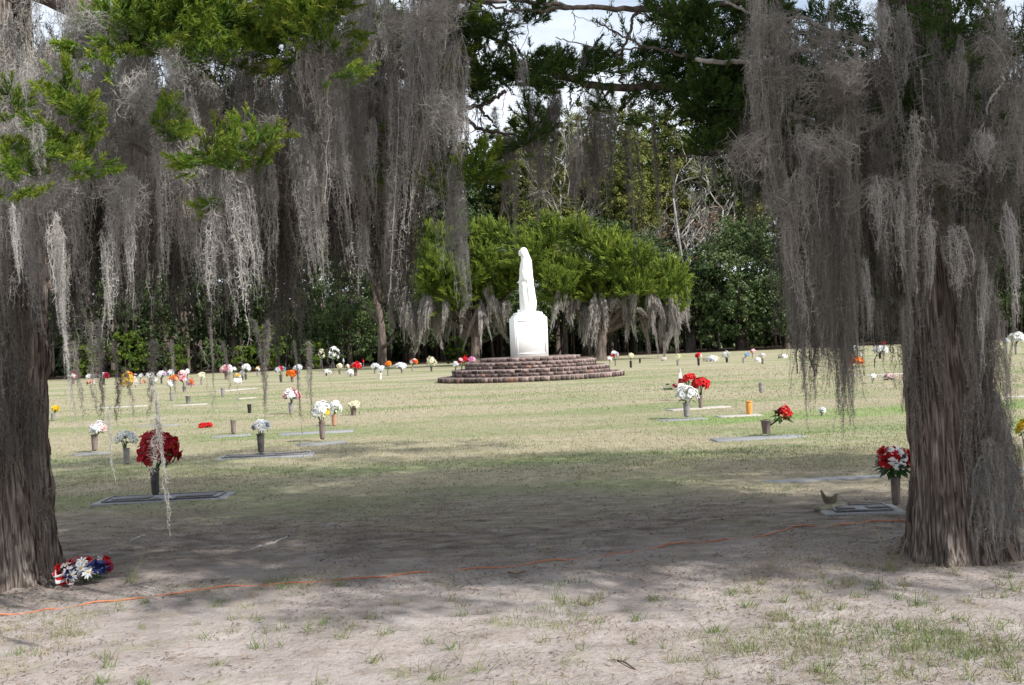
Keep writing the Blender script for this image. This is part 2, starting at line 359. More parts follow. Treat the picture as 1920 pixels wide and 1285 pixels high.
addb(38000, -9, 9, 8.0, 15, .035, .006, lambda x, y: np.clip((vnoise(x, y, 1.2, 23) - .60) * 2 + (y - 10.3) * .22, .02, 1), tint_field, 32)
addb(75000, -16, 16, 13, 26, .035, .011, lambda x, y: np.clip((y - 12) * .25 + (vnoise(x, y, .8, 24) - .5), .05, 1), tint_field, 33)
addb(50000, -26, 26, 26, 52, .045, .022, lambda x, y: np.clip(vnoise(x * .5, y, .5, 24) + .2, .05, 1), tint_field, 34)
tag(link('grass', parts.build('grass', M['grass'], col=np.concatenate(tints))), 'short dry and green grass blades over the lawn', None, None, 'stuff')
# taller tufts scattered on the near sand
tv = MB(); tt = []
r = np.random.default_rng(40)
spots = [(700, 1240), (760, 1262), (795, 1255), (860, 1240), (900, 1262), (480, 1215), (430, 1190), (540, 1180), (585, 1190), (190, 1080), (245, 1090), (1665, 1070), (1672, 1075), (1500, 1215), (1120, 1125), (850, 1130),
         (225, 1150), (380, 1200), (200, 1255), (120, 1180), (1790, 1080), (1850, 1120), (1760, 1150), (1880, 1110), (1820, 1170), (1700, 1185), (1720, 1140), (1620, 1250), (1560, 1265), (1480, 1245), (1690, 1265), (1900, 1200), (640, 1200), (720, 1195)]
spots += [(r.uniform(0, 1920), r.uniform(1120, 1284)) for _ in range(70)] + [(r.uniform(1350, 1920), r.uniform(1080, 1284)) for _ in range(60)]
for (px, py) in [(1610, 1105), (1560, 1110), (1500, 1120), (1470, 1160), (1550, 1170), (1640, 1120), (1540, 1205), (1400, 1110), (1690, 1100), (1060, 1130), (1100, 1135), (520, 1100), (360, 1130), (130, 1190), (60, 1230), (1850, 1230), (1880, 1250), (640, 1100)]:
    for _ in range(3): spots.append((px + r.normal(0, 22), py + r.normal(0, 5)))
for i, (px, py) in enumerate(spots):
    c = on(px, py); n = int(r.integers(8, 26)); gr = r.uniform(.2, 1)
    P = np.array([[c.x, c.y, c.z - .003]] * n) + np.c_[r.normal(0, .022, n), r.normal(0, .022, n), np.zeros(n)]
    D = norm(np.stack([r.normal(0, .5, n), r.normal(0, .5, n), np.ones(n)], 1))
    C = np.stack([r.normal(0, .5, n), r.normal(0, .5, n), -r.uniform(.1, .8, n)], 1)
    v, q, idx = ribbons(P, D, C, r.uniform(.035, .13 if i < 34 else .08, n), np.full(n, .0045), 3, r, .1)
    tv.add(v, q); tt.append(np.clip(gr + r.normal(0, .15, n), 0, 1)[idx])
for (px, py, tx, ty) in ((238, 1092, 272, 1030), (232, 1095, 268, 1052), (1660, 1072, 1645, 985), (1670, 1072, 1700, 1010), (1655, 1075, 1640, 990)):
    a = on(px, py); b = at(tx, ty, a.y); mid = (a + b) / 2 + Vector((.02, 0, .02))
    v, q = tube(spline([a, mid, b], 4), [.0022] * 8 + [.0012], 4); tv.add(v, q); tt.append(np.full(len(v), .25))
tag(link('grass', tv.build('grass_tufts', M['grass'], col=np.concatenate(tt))), 'taller loose grass tufts standing in the pale sand', None, None, 'stuff')
# leaf litter and twigs
r = np.random.default_rng(41); n = 34000
y = r.uniform(4.4 ** .5, 14 ** .5, n) ** 2; x = r.uniform(-1, 1, n) * (y * .5 + .3)
k = (vnoise(x, y, 1.7, 44) * .6 + vnoise(x, y, 5.1, 45) * .4 + (y > 7) * .12) > .50; x = x[k]; y = y[k]; n = len(x)
P = np.stack([x, y, gheight(x, y) + .005], 1)
Nn = norm(np.stack([r.normal(0, .3, n), r.normal(0, .3, n), np.ones(n)], 1))
for (bx, by) in ((2.95, 7.45), (-3.65, 7.55)):
    m2 = 1500; a = r.uniform(0, 6.3, m2); d = .3 + np.abs(r.normal(0, .32, m2)); qx = bx + d * np.cos(a); qy = by + d * np.sin(a) * .8
    P = np.concatenate([P, np.stack([qx, qy, gheight(qx, qy) + .007], 1)]); Nn = np.concatenate([Nn, norm(np.stack([r.normal(0, .4, m2), r.normal(0, .4, m2), np.ones(m2)], 1))]); y = np.r_[y, qy]
n = len(P)
v, q, idx = leafquads(P, Nn, r.uniform(.006, .02, n) * (1 + .06 * y), r, .3)
tag(link('leaf_litter', mesh('litter', v, q, M['litter'], col=r.random(n)[idx])), 'scattered dead leaves and bark crumbs on the soil', None, None, 'stuff')

r = np.random.default_rng(43); n = 9000; y = r.uniform(4.4 ** .5, 12 ** .5, n) ** 2; x = r.uniform(-1, 1, n) * (y * .5 + .3); k = vnoise(x, y, 1.4, 46) * .6 + vnoise(x, y, 4, 47) * .4 > .42; x = x[k]; y = y[k]; n = len(x)
v, q, idx = ribbons(np.stack([x, y, gheight(x, y) + .004], 1), norm(np.stack([r.normal(0, 1, n), r.normal(0, 1, n), r.uniform(0, .25, n)], 1)), np.stack([r.normal(0, .6, n), r.normal(0, .6, n), -r.uniform(0, .2, n)], 1), r.uniform(.02, .09, n), np.full(n, .0028), 2, r, .4)
tag(link('straw', mesh('straw', v, q, M['litter'], col=np.clip(r.normal(.75, .3, n), 0, 1.1)[idx])), 'loose dry straw lying on the sand', None, None, 'stuff')

# ------------------------------------------------------------------ far trees
def crown_cloud(lobes, n, size, rng, shell=.35, up=.3, clump=60, csize=.16):
    """leaf clumps through lobes (cx,cy,cz,rx,ry,rz); returns P,N,S,tint"""
    vol = np.array([l[3] * l[4] * l[5] for l in lobes]) ** .7; pr = vol / vol.sum()
    nc = max(8, n // clump); li = rng.choice(len(lobes), nc, p=pr); Lb = np.array(lobes)[li]
    u = unit(nc, rng); rad = 1 - shell * rng.random(nc) ** 1.3
    cc = Lb[:, :3] + u * rad[:, None] * Lb[:, 3:]
    ci = rng.integers(0, nc, n); cs = csize * Lb[ci, 3:].mean(1) * rng.uniform(.6, 1.3, n)
    off = unit(n, rng) * (rng.random(n) ** .5)[:, None] * cs[:, None]; off[:, 2] *= .7
    P = cc[ci] + off; N_ = norm(u[ci] * .6 + unit(n, rng) * .8 + np.array([0, 0, up]))
    S = size * rng.uniform(.6, 1.3, n); tint = np.clip(rng.random(nc)[ci] * .7 + rng.random(n) * .3, 0, 1)
    return P, N_, S, tint
def crown_mesh(name, lobes, n, size, m, seed, **k):
    rg = np.random.default_rng(seed); P, N_, S, ti = crown_cloud(lobes, n, size, rg, **k)
    v, q, idx = leafquads(P, N_, S, rg, .6)
    return mesh(name, v, q, m, col=ti[idx])
def oak_lobes(R, H, z0, rg, k=11):
    Ls = [(0, 0, z0 + (H - z0) * .5, R * .75, R * .75, (H - z0) * .48)]
    for i in range(k):
        a = rg.uniform(0, 2 * PI); h = rg.random(); rr = R * rg.uniform(.35, .75) * math.sin(PI * (.2 + .65 * h))
        s = R * rg.uniform(.28, .48); Ls.append((rr * math.cos(a), rr * math.sin(a), z0 + (H - z0) * (.12 + .78 * h), s, s, s * .75))
    return Ls
OAK = [crown_mesh('oak_crown', oak_lobes(5.6, 12, .9, np.random.default_rng(50 + i)), 30000, .225, M['oak'], 60 + i, shell=.5, csize=.2) for i in range(3)]
TALL = [crown_mesh('tall_crown', [(0, 0, 14, 3.2, 3.2, 6)] + oak_lobes(4.4, 22, 8, np.random.default_rng(80 + i), 14), 30000, .24, M['olive'] if i == 0 else M['oak'], 90 + i, shell=.6) for i in range(2)]
TALLO = TALL[1].copy(); TALLO.materials.clear(); TALLO.materials.append(M['olive'])
BUSH = [crown_mesh('bush_crown', oak_lobes(1.5, 2.6, .1, np.random.default_rng(100 + i), 9), 5000, .16, M['bush'] if i else M['oak'], 104 + i, shell=.5) for i in range(2)]
RUST = crown_mesh('rust_crown', oak_lobes(4.5, 14, 6, np.random.default_rng(70), 14), 9000, .16, M['rust'], 99, shell=.7)
def trunkmesh(name, R, H, m, seed, limbs=5, spread=3.0, seg=10):
    rg = np.random.default_rng(seed); mb = MB(); P = [Vector((0, 0, -.1))]; top = Vector((rg.normal(0, .3), rg.normal(0, .3), H))
    pts = [Vector((0, 0, -.1)), Vector((0, 0, .25)), Vector((rg.normal(0, .1), 0, H * .3)), Vector((rg.normal(0, .3), rg.normal(0, .2), H * .65)), top]
    s = spline(pts, 4); nn = len(s); mb.add(*tube(s, [R * (1.5 if i == 0 else 1.0) * (1 - .85 * (i / nn)) for i in range(nn)], seg, .08, rg))
    for i in range(limbs):
        k = int(nn * rg.uniform(.35, .9)); a = rg.uniform(0, 2 * PI); d = Vector((math.cos(a), math.sin(a), rg.uniform(.3, 1.1))) * spread * rg.uniform(.6, 1)
        p = s[k]; mb.add(*tube(spline([p, p + d * .5 + Vector((0, 0, -.2)), p + d], 3), [R * .38, R * .33, R * .28, R * .2, R * .17, R * .12, R * .06], 6, .05, rg))
    return mb.build(name, m, smooth=True)
TR1 = trunkmesh('trunk', .42, 9, M['barkfar'], 1); TR2 = trunkmesh('trunk', .33, 18, M['barkfar'], 2, 7, 3.5)
def ftree(px, Y, crown, trunk, sc, label, name='oak_tree', group=None, rz=None, zs=1.0, sub='crown'):
    p = at(px, 640, Y); t = empty(name, (p.x, Y, 0), label, 'tree', group, rz if rz is not None else random.uniform(0, 6))
    t.scale = (sc, sc, sc * zs); link(sub, crown, t); link('trunk', trunk, t); return t
FG = 'trees along the far edge of the lawn'
def band_y(px): return 98
rowl = [  # px, depth, mesh, scale, zscale, label
 (1390, 99, OAK[0], 1.00, 1.0, 'broad dark green oak right of the mossy cedars, its crown down to the lawn'),
 (1300, 101, OAK[1], .78, 1.0, 'lower green oak rising just behind the right end of the mossy cedar crown'),
 (1475, 98, OAK[2], .85, 1.0, 'dark oak half hidden behind the left edge of the right moss curtain'),
 (1600, 99, OAK[1], 1.05, 1.1, 'big oak seen dimly through the right moss curtain'),
 (1735, 98, OAK[0], 1.0, 1.1, 'oak behind the right foreground trunk'),
 (1870, 97, OAK[2], 1.0, 1.1, 'oak at the far right beyond the foreground trunk'),
 (2000, 97, OAK[1], 1.0, 1.0, 'oak cut by the right border of the view'),
 (655, 95, OAK[2], .72, 1.0, 'dark green round oak left of the cedars above the cream bouquets'),
 (560, 99, OAK[0], .9, 1.15, 'oak behind the dark middle strands of the left moss curtain'),
 (440, 98, OAK[1], 1.0, 1.2, 'oak behind the long pale moss beard on the left'),
 (310, 97, OAK[2], 1.0, 1.25, 'oak behind the moss between the yellow flowers and the pale beard'),
 (180, 96, OAK[0], 1.0, 1.25, 'oak behind the moss just right of the left trunk'),
 (50, 95, OAK[1], 1.0, 1.2, 'oak hidden behind the left foreground trunk'),
 (-90, 95, OAK[2], 1.0, 1.2, 'oak at the far left edge half behind the left trunk'),
 (890, 103, OAK[1], .98, 1.2, 'dark oak rising behind the left mossy cedar'),
 (1010, 105, OAK[0], .98, 1.1, 'dark oak rising behind the statue'),
 (1130, 104, OAK[2], .95, 1.1, 'dark oak rising behind the middle of the mossy cedars'),
 (1215, 102, OAK[0], .85, 1.1, 'dark oak showing between the yellowish pine and the cedar crown'),
 (770, 101, OAK[0], .9, 1.2, 'dark oak left of the cedars behind a hanging moss tress')]
for px, Y, me_, sc, zs, lb in rowl: ftree(px, Y, me_, TR1, sc, lb, 'oak_tree', FG, zs=zs)
tall = [(1240, 115, TALL[1], 1.15, 'tall dark tree between the yellowish tree and the white limbed tree'), (830, 113, TALL[1], 1.1, 'tall dark tree at the left side of the sky gap'), (1345, 113, TALL[1], 1.12, 'tall dark tree at the right side of the sky gap'), (1290, 112, TALL[0], 1.12, 'tall olive tree behind the white limbed bare tree'), (945, 114, TALL[1], 1.06, 'tall dark tree behind the hanging tress left of the statue'), (1045, 113, TALL[1], 1.16, 'tall dark tree top straight above the statue'), (1145, 115, TALLO, 1.18, 'yellowish tree top between two olive trees'), (1190, 109, TALLO, 1.08, 'tall yellowish green tree right of the sky gap'), (1095, 110, TALL[0], 1.08, 'thin olive tree top left of the yellowish tall tree'),
 (1000, 109, TALL[0], 1.08, 'olive green tree top right above the statue'), (880, 110, TALL[1], .98, 'tall dark tree top left of the sky gap'), (760, 112, TALL[0], .95, 'tall olive tree behind the middle moss strands'),
 (640, 111, TALL[1], 1.0, 'tall dark tree behind the green sprig in the left moss'), (500, 112, TALL[0], 1.0, 'tall olive tree behind the left moss curtain beside the fork of sprigs'),
 (350, 111, TALL[1], 1.0, 'tall dark tree behind the thickest left moss'), (210, 112, TALL[0], 1.0, 'tall olive tree behind the upper left moss'), (70, 110, TALL[1], 1.0, 'tall dark tree behind the left trunk'),
 (1400, 111, TALLO, .95, 'olive tree top over the broad dark oak'), (1520, 113, TALL[1], .95, 'tall dark tree behind the right moss tails'), (1660, 112, TALL[0], .95, 'tall olive tree left of the right foreground trunk'),
 (1800, 112, TALL[1], .95, 'tall dark tree behind the right foreground trunk'), (1930, 112, TALL[0], .95, 'tall olive tree at the right border')]
for px, Y, me_, sc, lb in tall: ftree(px, Y, me_, TR2, sc, lb, 'tall_tree', 'tall trees behind the oaks')
# bare winter trees with pale limbs
def bare(px, Y, H, seed, label, leafy=None):
    rg = np.random.default_rng(seed); p = at(px, 640, Y); t = empty('bare_tree', (p.x, Y, 0), label, 'tree', 'bare winter trees in the woods')
    mb = MB(); base = spline([(0, 0, -.1), (.1, 0, H * .25), (rg.normal(0, .4), 0, H * .5), (rg.normal(0, .6), 0, H * .78)], 4)
    link('trunk', (lambda b: (b.add(*tube(base, [.24 * (1 - .7 * i / len(base)) for i in range(len(base))], 8, .05, rg)), b.build('trunk', M['palebark'], smooth=True))[1])(MB()), t)
    def grow(p, d, l, rr, dep):
        q = p + d * l; mid = (p + q) / 2 + Vector(rg.normal(0, l * .08, 3)); mb.add(*tube([p, mid, q], [rr, rr * .8, rr * .6], 5 if dep < 2 else 3))
        if dep < 4:
            for _ in range(3 if dep else 2):
                nd = (d + Vector(rg.normal(0, .48, 3)) + Vector((0, 0, .12))).normalized(); grow(q if rg.random() < .6 else mid, nd, l * rg.uniform(.62, .85), rr * .6, dep + 1)
    for i in range(9):
        k = int(len(base) * rg.uniform(.45, .99)); a = rg.uniform(0, 2 * PI)
        grow(base[k], Vector((math.cos(a) * .7, math.sin(a) * .5, .9)).normalized(), H * .13, .085, 0)
    link('branches', mb.build('branches', M['palebark']), t)
    if leafy: link('crown', leafy, t, sc=(.8, .8, 1.1))
bare(1290, 104, 18, 5, 'pale bare tree with forked white limbs right of the sky gap')
bare(1345, 108, 17, 6, 'bare tree with a haze of rusty twigs behind the white limbed tree', RUST)
bare(1060, 108, 22, 7, 'bare grey tree whose top rises above the statue')
bare(1250, 110, 17, 8, 'bare grey tree behind the yellowish tree', RUST)
bare(780, 108, 17, 10, 'bare tree left of the cedars with rusty twigs', RUST)
# bushes at the lawn's edge
for i, (px, Y, s, k, lb) in enumerate([(235, 92, 1.35, 1, 'bright green bush behind the yellow flowers'), (150, 90, 1.0, 1, 'small bright bush right of the left trunk'), (335, 92, .9, 1, 'bright bush behind the white and pink bouquets on the left'),
      (300, 93, 1.0, 0, 'darker bush behind the lilac and white bouquet'), (505, 91, 1.35, 1, 'tall yellow green bush left of the dark moss strand'), (452, 91, .8, 1, 'low yellow green bush behind the white bouquet'),
      (590, 91, .8, 1, 'low green bush behind the tall white spray'), (400, 93, 1.0, 0, 'dark bush behind the mauve bouquet'), (620, 94, 1.3, 0, 'dark bush behind the tall white spray'),
      (700, 92, 1.3, 0, 'dark bush behind the orange bouquet'), (855, 84, .8, 1, 'small light green shrub left of the cedar trunk behind the steps'), (560, 93, 1.1, 0, 'dark bush behind the orange and white bouquets'),
      (1490, 94, 1.3, 0, 'dark bush at the lawn edge by the moss tails'), (1425, 97, 1.2, 0, 'dark bush under the broad oak'), (1340, 97, 1.2, 0, 'dark bush between oak and cedars')]):
    p = at(px, 640, Y); t = empty('bush', (p.x, Y, 0), lb, 'bush', 'bushes along the lawn edge', i * 1.3); t.scale = (s, s, s * 1.15); link('foliage', BUSH[k], t)
# the wood behind: one mass of understorey leaves and many thin trunks
rg = np.random.default_rng(200); n = 80000
x = rg.uniform(-75, 75, n); yb = 118 + 8 * rg.random(n); z = np.where(rg.random(n) < .35, rg.random(n) * 7, rg.random(n) ** 1.1 * 19)
kk = (vnoise(x, z, .35, 201) > .22) | (z < 8); x, yb, z = x[kk], yb[kk], z[kk]; n = len(x)
v, q, idx = leafquads(np.stack([x, yb, z], 1), norm(unit(n, rg) + np.array([0, -.5, .4])), rg.uniform(.35, .8, n) * np.where(z < 7, 1.6, 1), rg, .7)
tag(link('woodland', mesh('woodland', v, q, M['oak'], col=(vnoise(x, z, .5, 203) * .7 + rg.random(n) * .2)[idx])), 'deep dark wood closing the view behind the lawn trees', None, None, 'stuff')
mb = MB()
for i in range(230):
    xx = rg.uniform(-60, 60); yy = rg.uniform(103, 117); H = rg.uniform(6, 14); rr = rg.uniform(.05, .2)
    mb.add(*tube([(xx, yy, -.1), (xx + rg.normal(0, .2), yy, H * .5), (xx + rg.normal(0, .5), yy, H)], [rr, rr * .8, rr * .5], 6))
tag(link('woodland_trunks', mb.build('woodland_trunks', M['barkfar'])), 'many thin trunks standing in the dark wood', None, None, 'stuff')

# ------------------------------------------------------------------ moss tassels
def tassel(name, Ln, R, K, seed, m, w=.004, fl=.055, step=.016, k=2, spread=1.0, wa=.014, pw=.8):
    rg = np.random.default_rng(seed); PV = []; Q_ = []; off = 0; T_ = []
    S0, S1, tt_, ln_ = [], [], [], []
    nc_ = max(1, K // 5); cl = []
    for c_ in range(nc_):
        a = rg.uniform(0, 2 * PI); r0 = R * math.sqrt(rg.random()) if c_ else R * .15; cl.append((r0 * math.cos(a), r0 * math.sin(a), rg.uniform(.5, 1) if c_ else 1.0, rg.uniform(0, .22) if c_ else 0))
    ax_ = rg.uniform(0, 6.3, 2); am = rg.uniform(.15, .5) * R if K > 10 else .018
    for s in range(K):
        cx0, cy0, cl_l, z0 = cl[s % nc_]; z0 = z0 * Ln * (K > 10); l = max(.12, (Ln - z0) * cl_l * (rg.uniform(.45, 1) if s >= nc_ else 1.0)); a = rg.uniform(0, 2 * PI); r1 = R * .42 * math.sqrt(rg.random())
        nn = max(6, int(l / .05)); t = np.linspace(0, 1, nn + 1); zt = (z0 + t * l) / Ln
        conv = (.35 + .65 * np.clip(zt / .18, 0, 1)) * ((1 - t * min(1, l / Ln / cl_l)) ** pw * .9 + .10)
        ph = rg.uniform(0, 6.3, 4); bend = am * np.sin(zt * 3.2 + ax_[0]); bend2 = am * np.sin(zt * 2.7 + ax_[1])
        cx = (cx0 * (.45 + .55 * np.clip(zt / .2, 0, 1)) * (1 - .35 * zt)) + r1 * math.cos(a) * conv + bend + wa * np.sin(t * l * 14 + ph[0]) + wa * .8 * np.sin(t * l * 31 + ph[1])
        cy = (cy0 * (.45 + .55 * np.clip(zt / .2, 0, 1)) * (1 - .35 * zt)) + r1 * math.sin(a) * conv + bend2 + wa * np.sin(t * l * 13 + ph[2]) + wa * .8 * np.sin(t * l * 33 + ph[3])
        S = np.stack([cx, cy, -z0 - t * l], 1); tone = rg.random()
        # strand ribbon
        d = norm(np.diff(S, axis=0, append=S[-1:] * 2 - S[-2:-1])); sd = norm(np.cross(d, unit(1, rg).repeat(nn + 1, 0)))
        Vv = np.stack([S - sd * w * .4, S + sd * w * .4], 1).reshape(-1, 3); i = np.arange(nn) * 2
        PV.append(Vv); Q_.append(np.stack([i, i + 1, i + 3, i + 2], 1) + off); T_.append(np.full(len(Vv), tone)); off += len(Vv)
        # curled offshoots
        m_ = int(l / step); u = np.sort(rg.random(m_)); idx = (u * nn).astype(int).clip(0, nn - 1); fr = (u * nn - idx)[:, None]
        P = S[idx] * (1 - fr) + S[idx + 1] * fr
        D = norm(unit(m_, rg) * 1.15 * spread + np.array([0, 0, -.6])); Cc = unit(m_, rg) * 2.2 + np.array([0, 0, .25])
        fan = (1.15 - .5 * u)
        v, q, id2 = ribbons(P, D, Cc, fl * rg.uniform(.5, 1.35, m_) * fan, np.full(m_, w), k, rg, .35)
        PV.append(v); Q_.append(q + off); T_.append(np.clip(tone * .5 + rg.random(m_) * .5, 0, 1)[id2]); off += len(v)
    return mesh(name, np.concatenate(PV), np.concatenate(Q_), m, col=np.concatenate(T_))
TS = {}
for mm, off in (('moss', 0), ('moss_pale_lit', 100)):
    q = '' if mm == 'moss' else 'P'
    for i in range(4 if not q else 3):
        TS[('s' + q, i)] = (tassel('moss_short', .55, .12, 30, 300 + i + off, M[mm], w=.0036, step=.012, k=3), .55, .14)
        TS[('m' + q, i)] = (tassel('moss_medium', 1.0, .14, 30, 310 + i + off, M[mm], w=.0036, step=.0115, wa=.012, k=3), 1.0, .16)
        TS[('l' + q, i)] = (tassel('moss_long', 1.6, .17, 27, 320 + i + off, M[mm], w=.0037, step=.0125, wa=.012, k=3), 1.6, .19)
        TS[('w' + q, i)] = (tassel('moss_wisp', 1.0, .026, 8, 330 + i + off, M[mm], w=.003, fl=.05, step=.0095, wa=.010), 1.0, .045)
        TS[('b' + q, i)] = (tassel('moss_tangle', .34, .15, 34, 360 + i + off, M[mm], w=.0036, fl=.075, step=.010, k=3, spread=2.4, wa=.03), .34, .2)
        TS[('t' + q, i)] = (tassel('moss_thread', 1.0, .006, 1, 340 + i + off, M[mm], w=.003, fl=.045, step=.012, wa=.012), 1.0, .02)
FM = [(tassel('far_moss', 2.2, .42, 40, 350 + i, M['farmoss'], w=.034, fl=.42, step=.075, k=2, spread=.20, wa=.02, pw=1.3), 2.2) for i in range(5)]

# ------------------------------------------------------------------ mossy cedars behind the statue
def plume_cloud(lobes, n, rng, size, plen):
    nc = n // 42; vol = np.array([l[3] * l[4] for l in lobes]); Lb = np.array(lobes)[rng.choice(len(lobes), nc, p=vol / vol.sum())]
    u = unit(nc, rng); u[:, 2] = np.abs(u[:, 2]) * 1.3 - .35; u = norm(u)
    c = Lb[:, :3] + u * (1 - .35 * rng.random(nc) ** 1.5)[:, None] * Lb[:, 3:]
    ax = norm(u * .8 + np.array([0, 0, .50]) + unit(nc, rng) * .45)
    ci = rng.integers(0, nc, n); t = rng.random(n); wd = plen * .24 * (1 - t * .85)
    P = c[ci] + ax[ci] * (t * plen * rng.uniform(.8, 1.2, n))[:, None] + unit(n, rng) * (wd * rng.random(n) ** .5)[:, None]
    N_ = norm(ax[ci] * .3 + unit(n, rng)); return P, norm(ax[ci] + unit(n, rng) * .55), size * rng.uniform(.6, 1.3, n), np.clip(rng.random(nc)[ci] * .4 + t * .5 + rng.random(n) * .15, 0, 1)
def far_cedar(px, py, Y, lobes, nleaf, label, seed, skirt, lean=0.0, tr=.45):
    """lobes in photo pixels (x,y,rx,ry) around the trunk; skirt = list of (px, py_top, py_bottom)"""
    rg = np.random.default_rng(seed); base = at(px, 640, Y); base.z = 0; k = ppm(Y)
    t = empty('mossy_cedar', base, label, 'tree', 'moss hung cedars behind the statue')
    def loc(x, y, dy=0): return at(x, y, Y) - base + Vector((0, dy, 0))
    Lw = []
    for (x, y, rx, ry) in lobes:
        p = loc(x, y, rg.uniform(-1.2, 1.2)); Lw.append((p.x, p.y, p.z, rx * k, rx * k * .8, ry * k))
    Ls = []
    for (a, b, c, d, e, f) in Lw:
        for j in range(6):
            u = unit(1, rg)[0]; q = .80; g = rg.uniform(.17, .36); Ls.append((a + u[0] * d * q, b + u[1] * e * q - .2, c + u[2] * f * q, d * g, e * g, f * g * .6))
    P, N_, S, ti = plume_cloud(Ls, int(nleaf * 1.25), rg, .17, 1.05)
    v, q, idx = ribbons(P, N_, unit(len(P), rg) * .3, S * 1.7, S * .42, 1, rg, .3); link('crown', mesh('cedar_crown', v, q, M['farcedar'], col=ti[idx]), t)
    # inner dark wood
    mb = MB(); fork = Vector((lean, 0, 2.6)); s = spline([(0, 0, -.15), (0, 0, .3), (lean * .4, 0, 1.3), fork], 4)
    v, q = tube(s, [tr * (1.45 - .5 * min(1, i / 4)) * (1 - .03 * i) for i in range(len(s))], 18, .10, rg); link('trunk', (mb.add(v, q), mb.build('trunk', M['barkfar'], smooth=False))[1], t)
    for (lx, ly, lz, a, b, c) in Lw:
        e = Vector((lx, ly, lz)); bb = MB(); m1 = fork.lerp(e, .45) + Vector((rg.normal(0, .2), 0, -.25))
        bb.add(*tube(spline([fork - Vector((0, 0, .6)), m1, e], 4, .03), list(np.linspace(tr * .55, .07, 9)), 7, .08, rg)); link('branch', bb.build('branch', M['barkfar'], smooth=True), t)
    for (x, y0, y1) in skirt:
        g = FM[int(rg.integers(4))]; p = loc(x, y0, rg.uniform(-1.8, 1.2)); L_ = (y1 - y0) * k
        s_ = L_ / g[1]; wd_ = rg.uniform(.35, 1.05); link('moss_beard', g[0], t, p, (rg.normal(.0, .08), rg.normal(0, .13) - .12, rg.uniform(0, 6)), (wd_, wd_, s_))
    return t
def skirts(x0, x1, n, tops, bots, rg):
    return [(x, tops + rg.normal(0, 17), bots - 16 + rg.normal(0, 26)) for x in np.linspace(x0, x1, int(n * 1.8)) + rg.normal(0, 7, int(n * 1.8))]
rg = np.random.default_rng(5)
far_cedar(1124, 676, 78, [(1010, 500, 55, 55), (1060, 475, 60, 50), (1120, 500, 60, 55), (1170, 510, 50, 50), (1215, 530, 42, 45), (1255, 540, 35, 45), (1040, 540, 60, 32), (1150, 545, 60, 28), (1090, 548, 50, 36), (1235, 560, 45, 30), (1060, 568, 26, 18), (1200, 575, 24, 18), (1145, 572, 20, 16), (1275, 572, 20, 22), (1030, 445, 30, 25)],
          52000, 'big mossy cedar right of the statue with a spreading bright green crown', 11,
          skirts(1045, 1120, 13, 552, 628, rg) + skirts(1135, 1200, 9, 555, 615, rg) + skirts(1200, 1285, 16, 560, 640, rg) + [(1105, 570, 665), (1098, 565, 650), (1180, 575, 640), (1262, 575, 672), (1250, 575, 655), (1113, 560, 650)], lean=.3, tr=.50)
far_cedar(890, 676, 79, [(925, 480, 42, 50), (880, 500, 45, 55), (940, 520, 40, 40), (830, 500, 42, 55), (800, 480, 28, 45), (860, 550, 50, 25), (915, 560, 40, 28), (845, 575, 24, 18), (890, 580, 18, 16), (800, 572, 20, 18), (820, 545, 30, 30), (895, 455, 26, 25), (975, 530, 30, 30)],
          40000, 'mossy cedar left of the statue with a narrower trunk behind the steps', 12,
          skirts(748, 850, 17, 560, 640, rg) + skirts(860, 950, 14, 560, 632, rg) + [(900, 575, 660), (770, 570, 650), (805, 580, 668), (930, 590, 655), (815, 575, 655), (780, 560, 645)], lean=.1, tr=.42)
# moss draped on the bare tree at the left of them
p0 = at(715, 640, 88)
t = empty('mossy_tree', (p0.x, 88, 0), 'tall grey tree wrapped in hanging moss left of the cedars', 'tree')
link('trunk', TR1, t, sc=(1.1, 1.1, 1.2))
for i in range(60):
    x = rg.uniform(645, 775); y0 = rg.uniform(330, 480); g = FM[i % 4]; p = at(x, y0, 88) - Vector((p0.x, 88, 0)); p.y = rg.uniform(-2, 2)
    s_ = rg.uniform(.9, 1.6); link('moss_beard', g[0], t, p, (0, rg.normal(0, .05), rg.uniform(0, 6)), (s_ * .8, s_ * .8, s_))
br = MB()
for i in range(12):
    a = Vector((0, 0, rg.uniform(5, 11))); e = at(rg.uniform(650, 775), rg.uniform(320, 430), 88) - Vector((p0.x, 88, 0)); e.y = rg.uniform(-2, 2)
    br.add(*tube(spline([a, a.lerp(e, .5) + Vector((0, 0, .5)), e], 3), list(np.linspace(.16, .04, 7)), 5))
link('branches', br.build('branches', M['barkfar']), t)

# ------------------------------------------------------------------ brick platform
DC = 46.3; PC = at(993, 640, DC); PC.z = 0
plat = empty('brick_platform', (PC.x, PC.y, 0), 'round stepped platform of old red and blackened brick carrying the statue', 'platform')
TIERS = [(3.78, 0.0, .20, 1), (3.20, .20, .48, 2), (2.66, .48, .74, 2), (2.03, .74, .90, 1)]
rg = np.random.default_rng(400); nb = 0; extra = MB()
core = MB()
for (R, z0, z1, nc) in TIERS:
    v, q = lathe([(0.01, z0 - .02), (R - .014, z0 - .02), (R - .014, z1 - .012), (0.01, z1 - .012)], 96); core.add(v, q)
link('mortar_core', core.build('mortar_core', M['mortar']), plat)
bcache = {}
def brickmesh(l, h, d, m, var):
    key = (round(l, 2), round(h, 3), d, m, var)
    if key not in bcache:
        v, f = bevbox(-l / 2, 0, 0, l / 2, d, h, .007); v = v + np.random.default_rng(var + 7).normal(0, .004, v.shape)
        b = MB(); b.add(v, f); bcache[key] = b.build('brick', M[m])
    return bcache[key]
treads = 0
